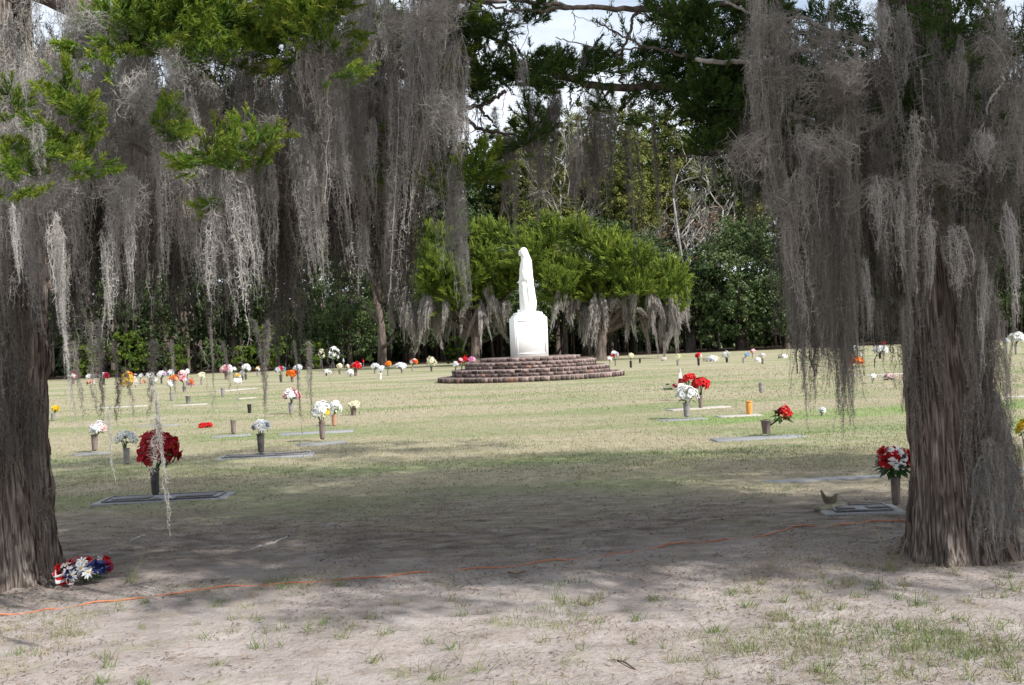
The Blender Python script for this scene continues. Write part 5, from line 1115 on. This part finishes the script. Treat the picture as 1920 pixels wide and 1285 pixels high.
def crown_above(tree, lobes, n, seed, size=.10, m='cedar_shaded'):
    """the crown out of view above and beside the frame, shaped to cast shade: tufts of scale leaves through the limbs"""
    rg = np.random.default_rng(seed); base = Vector(tree.location); L2 = [(l[0] - base.x, l[1] - base.y, l[2], *l[3:]) for l in lobes]
    P, N_, S, ti = crown_cloud(L2, n, size, rg, shell=1.0, clump=70, csize=.20); v, q, idx = leafquads(P, N_, S, rg, .45)
    o = link('offscreen_crown', mesh('offscreen_crown', v, q, M[m], col=ti[idx]), tree); o['kind'] = 'stuff'
    for (cx, cy, cz, a, b, c) in L2:
        mb = MB(); s0 = Vector((0, 0, min(5.5, cz - .8))); e = Vector((cx, cy, cz)); mb.add(*tube(spline([s0, s0.lerp(e, .5) + Vector((0, 0, .3)), e], 5, .02), list(np.linspace(.10, .02, 11)), 7, .1)); link('branch', mb.build('branch', M['twig'], smooth=True), tree)
# left cedar
bl_ = gnd(-14, 1090); cedL = empty('cedar_tree', (bl_.x, bl_.y, 0), 'huge moss draped cedar whose trunk stands at the left edge', 'tree', 'foreground cedars framing the view')
link('trunk', bigtrunk('trunk', bl_, .385, [(0, 0, -1), (0, 0, 0), (.0, 0, 1), (.05, .05, 2.2), (.0, .1, 4), (.1, .1, 6.2)], 601, 1.18), cedL); o = link('loose_bark', bigtrunk.strips, cedL); o['kind'] = 'stuff'
# right cedar
br_ = gnd(1797, 1046); cedR = empty('cedar_tree', (br_.x, br_.y, 0), 'dark moss draped cedar with fluted trunk standing at the right', 'tree', 'foreground cedars framing the view')
link('trunk', bigtrunk('trunk', br_, .272, [(0, 0, -1), (0, 0, 0), (-.015, 0, .6), (-.05, 0, 1.4), (-.08, .03, 2.2), (-.12, .1, 4), (-.1, .1, 6.2)], 602, 1.22, flutes=8), cedR); o = link('loose_bark', bigtrunk.strips, cedR); o['kind'] = 'stuff'
YL, YR = bl_.y, br_.y
# limbs
limb(cedL, [(30, -40), (160, 20), (320, 60), (480, 125), (650, 110), (790, 150), (880, 135)], YL, 7.0, 26, 4)
limb(cedL, [(20, 120), (150, 160), (300, 190), (430, 230), (560, 235), (700, 250), (800, 290)], YL, 6.4, 22, 3)
limb(cedL, [(20, 230), (100, 220), (180, 245), (300, 300)], YL, 5.9, 16, 3)
limb(cedL, [(490, 165), (540, 125), (590, 95), (622, 65), (640, 15), (650, -30)], 6.2, 6.2, 1.8, 1.2)
limb(cedL, [(-30, -160), (250, -120), (520, -80), (760, -10), (950, 5)], YL, 7.2, 24, 3)
limb(cedL, [(680, -10), (700, 10), (716, 25), (735, 40)], 6.8, 6.8, 2.5, 1)
limb(cedL, [(870, 120), (858, 160), (850, 195), (845, 218)], 7.2, 7.2, 5, 3)
limb(cedL, [(835, 222), (862, 208), (900, 198), (925, 187), (948, 172)], 7.2, 7.1, 5, 3.5)
limb(cedL, [(845, 216), (875, 228), (905, 244), (945, 252), (985, 258)], 7.2, 7.0, 4.5, 2)
limb(cedL, [(900, 206), (918, 224), (932, 240)], 7.2, 7.2, 3, 1.5)
limb(cedR, [(1730, -90), (1600, -40), (1450, -5), (1300, 18), (1200, 20), (1110, 15), (1040, 12), (960, 0), (880, -14)], YR, 7.0, 9, 2.5)
limb(cedR, [(1110, 15), (1050, 17), (1000, 22), (950, 18), (900, 5), (870, -8)], 7.1, 6.9, 4, 1.5)
limb(cedR, [(1735, 20), (1640, 84), (1590, 66), (1550, 70), (1500, 92), (1440, 116), (1370, 116), (1305, 112)], YR, 6.7, 9, 4, 'greytwig')
limb(cedR, [(1740, 170), (1600, 165), (1450, 165), (1330, 160), (1230, 164), (1130, 163), (1065, 148), (1010, 128), (966, 116), (958, 88), (930, 76), (880, 60)], YR, 7.3, 11, 3)
limb(cedR, [(1560, 70), (1510, 35), (1470, 35), (1420, 28), (1360, 5)], 6.9, 6.7, 4, 2.5, 'greytwig')
limb(cedR, [(1455, -10), (1450, 15), (1462, 30), (1470, 0)], 6.9, 6.9, 4, 2)
limb(cedR, [(1500, 90), (1550, 110), (1590, 130), (1640, 137), (1700, 140)], 6.7, 7.0, 3.5, 2, 'greytwig')
limb(cedR, [(1740, 300), (1660, 290), (1610, 262), (1560, 242), (1520, 228), (1480, 215)], YR, 6.5, 7, 3.5, 'greytwig')
limb(cedR, [(1600, 258), (1640, 238), (1665, 212), (1680, 185), (1692, 165), (1700, 120)], 6.5, 6.4, 3.2, 1.5, 'greytwig')
limb(cedR, [(1592, 160), (1625, 138), (1640, 112), (1700, 118), (1760, 98)], 6.3, 6.5, 1.8, 1.2, 'palebark')
limb(cedR, [(1615, 165), (1640, 142), (1648, 110)], 6.3, 6.3, 1.5, .8, 'palebark')
limb(cedR, [(1640, 162), (1680, 135), (1700, 122), (1690, 112), (1664, 88)], 6.3, 6.4, 1.5, .8, 'palebark')
limb(cedR, [(1885, 130), (1878, 160), (1858, 185), (1850, 215), (1842, 240), (1830, 290)], 6.2, 6.2, 3, 1, 'greytwig')
limb(cedR, [(1142, 170), (1125, 195), (1095, 226)], 7.2, 7.1, 3, 1.2)
limb(cedR, [(1460, 245), (1400, 275), (1340, 290), (1300, 291), (1250, 288), (1190, 268)], 7.2, 7.0, 4, 1.2)
limb(cedR, [(1190, 25), (1182, 60), (1168, 95), (1163, 130), (1165, 165)], 7.1, 7.2, 3, 2.5)
limb(cedR, [(1120, 42), (1150, 62), (1200, 85), (1250, 98), (1310, 112)], 7.0, 7.0, 1.5, 3)
limb(cedR, [(1098, 88), (1140, 98), (1175, 95), (1220, 88)], 7.0, 7.1, 1.2, 2)
limb(cedR, [(1040, 70), (1090, 85), (1130, 92), (1160, 110)], 7.1, 7.1, .9, 1.8)
limb(cedR, [(1075, 30), (1078, 55), (1074, 80)], 7.0, 7.0, .8, .5)
limb(cedR, [(1790, 60), (1780, 150), (1770, 260), (1745, 400)], YR - .1, YR - .15, 16, 12)
rx_ = random.Random(99)
for i in range(26):      # fine hanging twiglets across the sky gap
    x = rx_.uniform(860, 1560); y = rx_.choice([15, 25, 100, 160]) + rx_.uniform(-5, 10); l = rx_.uniform(25, 75)
    limb(cedR, [(x, y), (x + rx_.uniform(-12, 12), y + l * .5), (x + rx_.uniform(-22, 22), y + l)], 7.0, 7.0, .9, .5, 'twig', 'twig', .004, 4)
for i in range(16):      # pale dead twigs on the right
    x = rx_.uniform(1540, 1720); y = rx_.uniform(60, 200); a = rx_.uniform(0, 6.28); l = rx_.uniform(25, 60)
    limb(cedR, [(x, y), (x + l * .5 * math.cos(a) + 4, y + l * .5 * math.sin(a) - 4), (x + l * math.cos(a), y + l * math.sin(a))], 6.5, 6.4, 1.3, .6, 'palebark', 'twig', .004, 4)
# foliage in view
rl = random.Random(12)
for a in [(300, 50, 120, 55, 28), (420, 45, 110, 60, 26), (540, 60, 80, 60, 24), (600, 30, 35, 45, 8), (390, 105, 80, 22, 9), (240, 85, 50, 22, 6), (560, 112, 50, 18, 5), (400, 5, 200, 30, 16)]: sprays(cedL, *a, 5.6, 6.4, sc=1.0, rgm=rl)
for a in [(145, 210, 45, 32, 8), (35, 225, 28, 28, 4), (30, 290, 30, 30, 4), (100, 320, 50, 28, 6), (85, 240, 20, 10, 1), (20, 345, 25, 30, 3), (285, 235, 22, 12, 3), (310, 262, 16, 10, 2), (395, 297, 24, 16, 5), (430, 305, 18, 25, 4), (475, 290, 20, 32, 7), (425, 378, 10, 6, 1), (610, 152, 12, 10, 1)]: sprays(cedL, *a, 5.2, 5.6, sc=.8, rgm=rl)
for a in [(700, 290, 50, 26, 7), (770, 320, 45, 18, 6), (890, 330, 38, 22, 8), (745, 70, 45, 50, 14), (700, 60, 45, 30, 7), (800, 95, 50, 45, 12), (730, 115, 70, 20, 7), (840, 378, 14, 10, 1), (660, 30, 30, 20, 4), (690, 130, 30, 20, 3), (620, 270, 18, 14, 2), (850, 150, 40, 25, 6), (820, 200, 25, 25, 3), (720, 340, 30, 15, 3), (560, 180, 20, 14, 2), (860, 30, 30, 30, 4)]: sprays(cedL, *a, 6.6, 7.3, sc=.85, rgm=rl)
for a in [(905, 62, 45, 22, 12), (1000, 45, 22, 12, 4), (900, 110, 60, 18, 6), (1010, 140, 50, 22, 12), (1075, 140, 50, 20, 9), (955, 140, 60, 14, 7), (1340, 80, 85, 55, 24), (1260, 40, 60, 30, 9), (1300, 160, 100, 28, 18), (1420, 185, 110, 40, 24), (1350, 215, 75, 50, 20), (1430, 60, 40, 50, 8),
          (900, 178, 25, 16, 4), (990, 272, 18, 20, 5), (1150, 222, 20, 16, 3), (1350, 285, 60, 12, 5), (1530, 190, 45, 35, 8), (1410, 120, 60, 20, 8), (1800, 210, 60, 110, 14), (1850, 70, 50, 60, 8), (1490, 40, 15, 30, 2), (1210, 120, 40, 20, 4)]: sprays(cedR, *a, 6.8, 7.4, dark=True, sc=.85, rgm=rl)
def needle_mass(tree, ells, seed, m, name='inner_foliage'):
    rg = np.random.default_rng(seed); base = np.array(tree.location); PP, DD, TT = [], [], []
    for (cx, cy, rx, ry, n, Y0, Y1) in ells:
        for _ in range(n):
            a = rg.uniform(0, 6.28); u = rg.random() ** .5; Y = rg.uniform(Y0, Y1); c = np.array(at(cx + rx * u * math.cos(a), cy + ry * u * math.sin(a), Y)) - base; ax = norm(rg.normal(0, 1, (1, 3)) + np.array([[0, 0, .3]]))[0]; tn = rg.random()
            k = 44; t_ = rg.random(k); PP.append(c + ax * (t_ * .16)[:, None] + rg.normal(0, .008, (k, 3))); DD.append(norm(ax + rg.normal(0, .55, (k, 3)))); TT.append(np.clip(tn * .6 + t_ * .3, 0, 1))
    P_, D_, T_ = map(np.concatenate, (PP, DD, TT)); v, q, idx = ribbons(P_, D_, rg.normal(0, .3, P_.shape), rg.uniform(.02, .045, len(P_)), np.full(len(P_), .0078), 1, rg, .3)
    o = link(name, mesh(name, v, q, m, col=T_[idx]), tree); o['kind'] = 'stuff'
needle_mass(cedR, [(1330, 100, 100, 70, 150, 7.0, 8.2), (1300, 170, 110, 32, 110, 7.0, 8.2), (1420, 200, 120, 60, 260, 7.0, 8.4), (1370, 250, 60, 40, 80, 7.0, 8), (1440, 60, 50, 60, 60, 7, 8), (1270, 30, 60, 30, 50, 7, 8), (1060, 140, 90, 22, 60, 7.2, 7.8), (1520, 250, 60, 60, 90, 7.2, 8.4), (1560, 330, 60, 60, 60, 7.5, 8.5), (1800, 180, 110, 160, 260, 7.6, 8.6), (1640, 200, 90, 120, 200, 7.8, 8.8), (1650, 420, 110, 120, 150, 8.2, 9), (1900, 400, 50, 150, 100, 8, 9), (1230, 140, 60, 40, 40, 7.2, 8), (1180, 60, 60, 40, 14, 7.2, 8), (1770, 80, 100, 130, 170, 6.3, 7.1), (1830, 300, 70, 110, 110, 6.4, 7.0), (1700, 230, 60, 90, 70, 6.5, 7.2), (1570, 60, 60, 60, 50, 6.6, 7.2), (1500, 200, 60, 50, 50, 6.5, 7.2), (1480, 300, 80, 60, 120, 7.2, 8.4), (1560, 120, 70, 120, 160, 7.4, 8.4), (1400, 320, 50, 50, 60, 7.3, 8), (960, 140, 80, 20, 50, 7.2, 7.8), (900, 60, 50, 22, 40, 7.2, 7.8)], 801, M['cedar_shaded'])
needle_mass(cedL, [(400, 60, 220, 60, 200, 6.5, 7.8), (300, 180, 330, 110, 260, 7.8, 9.2), (740, 90, 110, 60, 90, 7, 8), (60, 200, 120, 140, 160, 7.8, 9), (500, 380, 330, 120, 200, 8.4, 9.6), (150, 430, 200, 120, 160, 8.4, 9.6), (760, 320, 110, 40, 60, 7, 8)], 802, M['cedar_shaded'])
# moss: named beards first, then fill under the limbs
for a in [(415, 250, 655, 80, 5.5), (400, 330, 600, 80, 5.55), (440, 260, 560, 60, 5.6), (350, 160, 400, 62, 5.8), (335, 190, 420, 60, 5.9), (240, 330, 580, 60, 5.6), (200, 400, 640, 44, 5.6), (110, 400, 620, 50, 5.3), (115, 420, 760, 40, 5.3), (70, 230, 330, 46, 5.3), (290, 200, 560, 60, 5.8),
          (185, 60, 330, 70, 5.9), (210, 100, 400, 70, 6.0), (560, 220, 580, 62, 5.9), (590, 250, 560, 46, 6.0), (620, 160, 480, 60, 6.0), (500, 300, 560, 50, 6.1), (660, 160, 430, 60, 6.2), (742, 130, 420, 44, 6.3), (740, 300, 470, 46, 6.3), (680, 420, 520, 40, 6.4), (60, 120, 300, 70, 5.6), (25, 380, 530, 30, 5.2),
          (862, 340, 610, 40, 6.6), (858, 380, 590, 46, 6.7), (850, 300, 500, 36, 6.7), (980, 112, 200, 34, 6.9), (1650, 0, 130, 60, 6.2), (1690, 10, 180, 50, 6.2), (870, 5, 60, 14, 7), (975, 15, 70, 14, 7)]: beard(cedL if a[0] < 960 else cedR, *a, rgm=rl, pale=True)
envL = ([-80, 100, 180, 240, 300, 360, 400, 440, 480, 520, 560, 620, 680, 720, 760, 800, 830, 860], [700, 690, 640, 620, 650, 620, 640, 620, 590, 690, 560, 600, 570, 620, 600, 480, 440, 420])
random.seed(5)
for i in range(150):
    x = rl.uniform(-60, 850); Y = rl.uniform(5.9, 9.5); eb = np.interp(x, *envL) * rl.uniform(.62, 1.0); ln = rl.uniform(1.0, 1.7) / ppm(Y); yt = max(eb - ln, -260)
    beard(cedL, x, yt, eb, rl.uniform(62, 108) * 6.5 / Y, Y, rgm=rl, pale=(Y < 7.6 and rl.random() < .5))
for i in range(42):
    x = rl.uniform(-20, 860); Y = rl.uniform(5.8, 7); y0 = rl.uniform(-120, 250); beard(cedL, x, y0, y0 + rl.uniform(120, 260), rl.uniform(50, 80), Y, rgm=rl, pale=rl.random() < .4)
for i in range(60):     # tangles caught on the limbs and over the tops of the beards
    lf = i < 40; x = rl.uniform(20, 860) if lf else rl.uniform(1390, 1900); y = rl.uniform(-20, 330) if lf else rl.uniform(-20, 380); o = beard(cedL if lf else cedR, x, y, y + rl.uniform(60, 110), 0, rl.uniform(5.6, 6.6), 'b', rgm=rl, pale=lf and rl.random() < .6); o.name = 'moss_tangle'; o.scale.x = o.scale.y = rl.uniform(.6, 1.2)
# wisps and threads that hang below the curtain on the left
for (x, y0, y1, w_, Y, kd) in [(118, 560, 830, 16, 5.3, 'w'), (120, 600, 800, 14, 5.3, 'w'), (165, 600, 790, 26, 5.9, 'w'), (185, 600, 800, 22, 6.3, 'w'), (180, 640, 790, 20, 6.3, 'w'), (208, 640, 780, 18, 6.2, 'w'), (226, 700, 800, 20, 6.2, 'w'), (237, 690, 800, 18, 6.2, 'w'), (282, 640, 800, 30, 6.0, 'w'),
        (286, 700, 1010, 16, 5.2, 'w'), (291, 780, 905, 30, 5.2, 'w'), (294, 800, 980, 10, 5.2, 't'), (205, 760, 905, 14, 5.3, 'w'), (320, 640, 760, 14, 6, 'w'), (385, 640, 790, 14, 6.1, 't'), (392, 600, 770, 10, 6.1, 'w'), (450, 640, 770, 10, 6.2, 't'), (478, 600, 780, 16, 6.2, 'w'), (492, 610, 790, 18, 6.2, 'w'), (502, 600, 780, 16, 6.2, 'w'),
        (550, 640, 800, 10, 6.3, 'w'), (556, 700, 860, 8, 6.3, 't'), (578, 640, 760, 20, 6.3, 'w'), (580, 660, 800, 12, 6.4, 'w'), (617, 640, 730, 6, 6.4, 't'), (535, 400, 700, 40, 8.5, 'l'), (540, 380, 690, 44, 8.7, 'l'), (525, 420, 690, 36, 8.8, 'l'), (730, 430, 640, 40, 8.0, 'm'), (725, 470, 670, 30, 8.0, 'm'), (420, 640, 740, 14, 6, 'w'),
        (30, 400, 560, 16, 5.2, 'w'), (145, 640, 800, 24, 5.6, 'w'), (345, 600, 720, 12, 6, 't')]:
    beard(cedL, x, y0, y1, w_, Y, kd, rgm=rl, pale=(x in (118, 286, 291, 294, 205)))
# moss lying against the left trunk
for i in range(30):
    a = rl.uniform(-1.9, .9); z1 = rl.uniform(1.3, 3.6); ln = rl.uniform(.7, 1.4); g = TS[(('m', 'l')[i % 2], i % 4)]
    o = link('moss_beard', g[0], cedL, (.42 * math.sin(a + .3) + .02, -.42 * math.cos(a + .3), z1), (rl.gauss(0, .03), rl.gauss(0, .03), rl.uniform(0, 6)), (.7, .7, ln / g[1]))
# centre strands
for i in range(34):
    x = rl.uniform(985, 1150) if i % 2 else rl.uniform(1330, 1480); y0 = rl.uniform(150, 290); y1 = y0 + rl.uniform(110, 200); beard(cedR, x, y0, min(y1, 450), rl.uniform(26, 50), rl.uniform(7.1, 7.6), rgm=rl)
for (x, y0, y1, w_, Y, kd) in [(952, 255, 455, 34, 7.0, 'm'), (948, 250, 440, 36, 7.1, 'm'), (956, 270, 475, 26, 7.1, 'm'), (955, 240, 330, 60, 7.1, 's'), (1010, 180, 370, 46, 7.2, 'm'), (1025, 220, 410, 40, 7.3, 'm'), (990, 150, 330, 30, 7.3, 'm'), (1080, 240, 420, 44, 7.2, 'm'), (1105, 180, 440, 38, 7.3, 'm'), (1100, 300, 450, 34, 7.3, 'm'), (1070, 300, 430, 30, 7.3, 'm'), (1120, 170, 350, 34, 7.4, 'm'),
        (1045, 160, 300, 40, 7.4, 'm'), (1180, 180, 500, 16, 7.2, 'w'), (1192, 210, 460, 22, 7.3, 'w'), (1175, 260, 430, 22, 7.3, 'w'), (1228, 200, 400, 18, 7.2, 'w'), (1222, 250, 470, 16, 7.3, 'w'), (1262, 290, 450, 14, 7.2, 'w'), (1150, 170, 300, 30, 7.4, 'w'), (1142, 200, 420, 24, 7.4, 'w'), (1100, 90, 160, 30, 7.2, 's'), (1095, 95, 170, 24, 7.2, 's'), (1310, 260, 420, 20, 7.3, 'w'),
        (812, 5, 70, 16, 7, 'w'), (805, 40, 110, 20, 7, 'w'), (1440, 10, 90, 16, 7, 'w'), (1440, 120, 260, 24, 6.6, 'w'), (930, 200, 300, 26, 7.2, 'w')]:
    beard(cedR, x, y0, y1, w_, Y, kd, rgm=rl)
# right curtain
for i in range(26):
    x = rl.uniform(1468, 1602); y1 = float(np.interp(x, [1468, 1500, 1520, 1548, 1585, 1602], [700, 770, 790, 730, 840, 740])) * rl.uniform(.9, 1.0); Y = rl.uniform(6.6, 7.2)
    beard(cedR, x, y1 - rl.uniform(200, 330), y1, rl.uniform(28, 46), Y, 'm' if i % 3 else 'l', rgm=rl)
for a in [(1500, 230, 400, 60, 6.2), (1540, 260, 450, 60, 6.2), (1580, 280, 470, 50, 6.2), (1470, 300, 420, 40, 6.3), (1640, 330, 480, 50, 6.0), (1690, 340, 520, 44, 6.0), (1740, 400, 560, 40, 5.9), (1620, 480, 640, 24, 6.2), (1480, 420, 520, 16, 6.3), (1850, 240, 330, 50, 5.9), (1870, 10, 150, 60, 6), (1880, 380, 620, 50, 6.0), (1850, 480, 740, 36, 6.2), (1790, 420, 560, 60, 6.0)]:
    beard(cedR, *a, rgm=rl, pale=True)
envR = ([1360, 1400, 1440, 1465, 1500, 1560, 1595, 1630, 1690, 1720, 1760, 1860, 1900, 1960], [400, 430, 440, 640, 690, 700, 720, 640, 690, 560, 560, 560, 600, 600])
for i in range(84):
    x = rl.uniform(1385, 1950); Y = rl.uniform(5.9, 8.3); 
    if 1715 < x < 1880: Y = rl.uniform(6.3, 6.95)
    eb = np.interp(x, *envR) * rl.uniform(.6, 1.0); ln = rl.uniform(.6 if x > 1700 else .9, 1.2 if x > 1700 else 1.6) / ppm(Y); beard(cedR, x, max(eb - ln, -240), eb, rl.uniform(50, 85) * 6.5 / Y, Y, rgm=rl)
for (x, y0, y1, w_, Y, kd) in [(1495, 480, 740, 50, 6.8, 'l'), (1510, 500, 790, 40, 6.9, 'l'), (1505, 620, 810, 16, 6.9, 'w'), (1545, 500, 720, 50, 6.9, 'm'), (1580, 520, 790, 50, 6.8, 'l'), (1590, 600, 835, 30, 6.8, 'm'), (1585, 640, 850, 14, 6.8, 'w'), (1560, 620, 800, 18, 6.9, 'w'), (1530, 640, 770, 22, 6.9, 'w'), (1570, 520, 760, 50, 7.0, 'm'), (1480, 450, 690, 40, 7.0, 'm'),
        (1655, 560, 700, 20, 7, 'w'), (1640, 560, 680, 40, 7, 'm'), (1690, 560, 760, 36, 7.0, 'm'), (1700, 620, 850, 22, 7.1, 'w'), (1704, 640, 900, 20, 7.1, 'w'), (1900, 560, 760, 14, 6.6, 'w'), (1885, 600, 800, 16, 6.8, 'w'), (1912, 640, 800, 10, 6.5, 't')]:
    beard(cedR, x, y0, y1, w_, Y, kd, rgm=rl)
for i in range(58):     # against the right trunk, thicker on its right flank and down to the ground
    right = i < 40; a = rl.uniform(.25, 1.7) if right else rl.uniform(-1.6, 1.0); z1 = rl.choice([.55, .9, 1.3, 1.7, 2.2]) + rl.uniform(0, .3) if right else rl.uniform(1.5, 2.8); ln = rl.uniform(.6, 1.1); g = TS[('mP', i % 3)] if z1 < 1.4 and i % 3 == 0 else TS[('m', i % 4)]
    ln = min(ln, z1 - .01); r_ = .31 + .03 * (z1 < 1); link('moss_beard', g[0], cedR, (r_ * math.sin(a) - .04, -r_ * math.cos(a), z1), (-.05, -.06 if right else 0, rl.uniform(0, 6)), (.55, .55, ln / g[1]))
# unseen crowns above the frame; front right lobes added to cast shade
crown_above(cedL, [(-3.6, 7.9, 7.2, 3.0, 1.9, 2.6), (-1.2, 8.0, 6.3, 2.4, 1.6, 1.5), (-5.4, 8.0, 5.8, 2.2, 1.6, 1.8), (-2.2, 8.2, 8.6, 2.2, 1.6, 1.5), (.6, 7.9, 6.2, 1.6, 1.5, 1.2)], 45000, 700)
crown_above(cedR, [(3.0, 7.3, 7.4, 3.0, 2.1, 2.6), (5.4, 6.8, 6.0, 2.4, 2.0, 2.0), (1.2, 7.5, 6.2, 2.2, 1.5, 1.5), (7.0, 7.2, 7.2, 2.4, 2.2, 2.2), (4.4, 5.4, 5.4, 1.8, 1.3, 1.2), (6.2, 5.2, 4.9, 1.5, 1.3, 1.3), (9.5, 7.6, 6.6, 2.4, 2.0, 2.2), (8.1, 3.3, 5.9, 1.9, 1.1, 1.2), (9.8, 3.8, 6.4, 1.8, 1.2, 1.2), (6.3, 3.4, 5.8, 1.5, .9, 1.0), (3.0, 4.1, 6.5, 1.6, .9, 1.0), (4.1, 3.4, 6.1, 1.3, .8, .9), (4.4, 5.0, 6.6, 1.7, 1.1, 1.2), (5.2, 3.6, 5.7, 1.6, .95, 1.1), (5.3, 4.5, 6.2, 2.4, 1.3, 1.4), (7.6, 4.6, 5.6, 1.9, 1.3, 1.4), (6.8, 3.5, 6.0, 1.7, 1.0, 1.2), (8.2, 3.6, 7.4, 2.0, 1.3, 1.3)], 140000, 701)
# deeper curtains of moss behind, joined: past three hundred beards on a tree they cannot be told apart
COARSE = [tassel('moss_deep', 1.3, .17, 26, 380 + i, M['moss'], w=.0075, fl=.07, step=.034, wa=.010) for i in range(3)]
def deep_moss(tree, n, xr, Yr, env, seed):
    rg = np.random.default_rng(seed); base = np.array(tree.location); VV, QQ, TT, off = [], [], [], 0; src = []
    for me in COARSE:
        v = np.empty(len(me.vertices) * 3, np.float32); me.vertices.foreach_get('co', v); q = np.empty(len(me.polygons) * 4, np.int32); me.polygons.foreach_get('vertices', q)
        t = np.empty(len(me.vertices), np.float32); me.attributes['tint'].data.foreach_get('value', t); src.append((v.reshape(-1, 3), q.reshape(-1, 4), t))
    for i in range(n):
        x = rg.uniform(*xr); Y = rg.uniform(*Yr); eb = np.interp(x, *env) * rg.uniform(.72, 1.02); ln = rg.uniform(1.2, 1.9); yt = eb - ln / ppm(Y); c = np.array(at(x, yt, Y)) - base
        v, q, t = src[i % 3]; a = rg.uniform(0, 6.3); ca, sa = math.cos(a), math.sin(a); sw = rg.uniform(.9, 1.5)
        VV.append(np.stack([(v[:, 0] * ca - v[:, 1] * sa) * sw, (v[:, 0] * sa + v[:, 1] * ca) * sw, v[:, 2] * ln / 1.3], 1) + c); QQ.append(q + off); TT.append(t * rg.uniform(.2, .8)); off += len(v)
    o = link('moss_curtain', mesh('moss_curtain', np.concatenate(VV), np.concatenate(QQ), M['moss'], col=np.concatenate(TT)), tree); o['kind'] = 'stuff'
deep_moss(cedL, 95, (60, 860), (8.2, 9.8), envL, 901)
deep_moss(cedR, 62, (1440, 1960), (8.0, 9.2), envR, 902)
def dapple_lobes(tree, lobes, n, seed):  # thin unseen leaf lobes added to dapple and soften the shade edges
    crown_above(tree, lobes, n, seed)
dapple_lobes(cedR, [(5.6, 2.5, 6.4, 3.6, 1.3, .9), (9.0, 2.3, 6.6, 2.6, 1.2, .9), (2.6, 3.0, 6.6, 2.0, .9, .7)], 15000, 703)
dapple_lobes(cedL, [(-2.0, 9.8, 8.0, 3.4, 1.2, 1.2), (2.0, 9.9, 8.4, 3.4, 1.2, 1.2), (5.5, 9.9, 8.6, 3.0, 1.2, 1.2)], 16000, 704)
# surface roots at the feet of the trunks
for (tr_, pl) in ((cedL, [(60, 1085), (90, 1100), (125, 1106), (165, 1104)]), (cedL, [(70, 1080), (110, 1086), (140, 1098)]), (cedR, [(1705, 1020), (1690, 1036), (1672, 1045)]), (cedR, [(1880, 1035), (1905, 1046), (1935, 1052)]), (cedR, [(1780, 1052), (1760, 1062), (1730, 1066)])):
    base = Vector(tr_.location); q = [on(a, b) - base for a, b in pl]; q[0].z += .05; q[-1].z -= .02
    s = spline(q, 5, .004); mb = MB(); mb.add(*tube(s, list(np.linspace(.035, .01, len(s))), 8, .12)); link('root', mb.build('root', M['bark'], smooth=True), tr_)
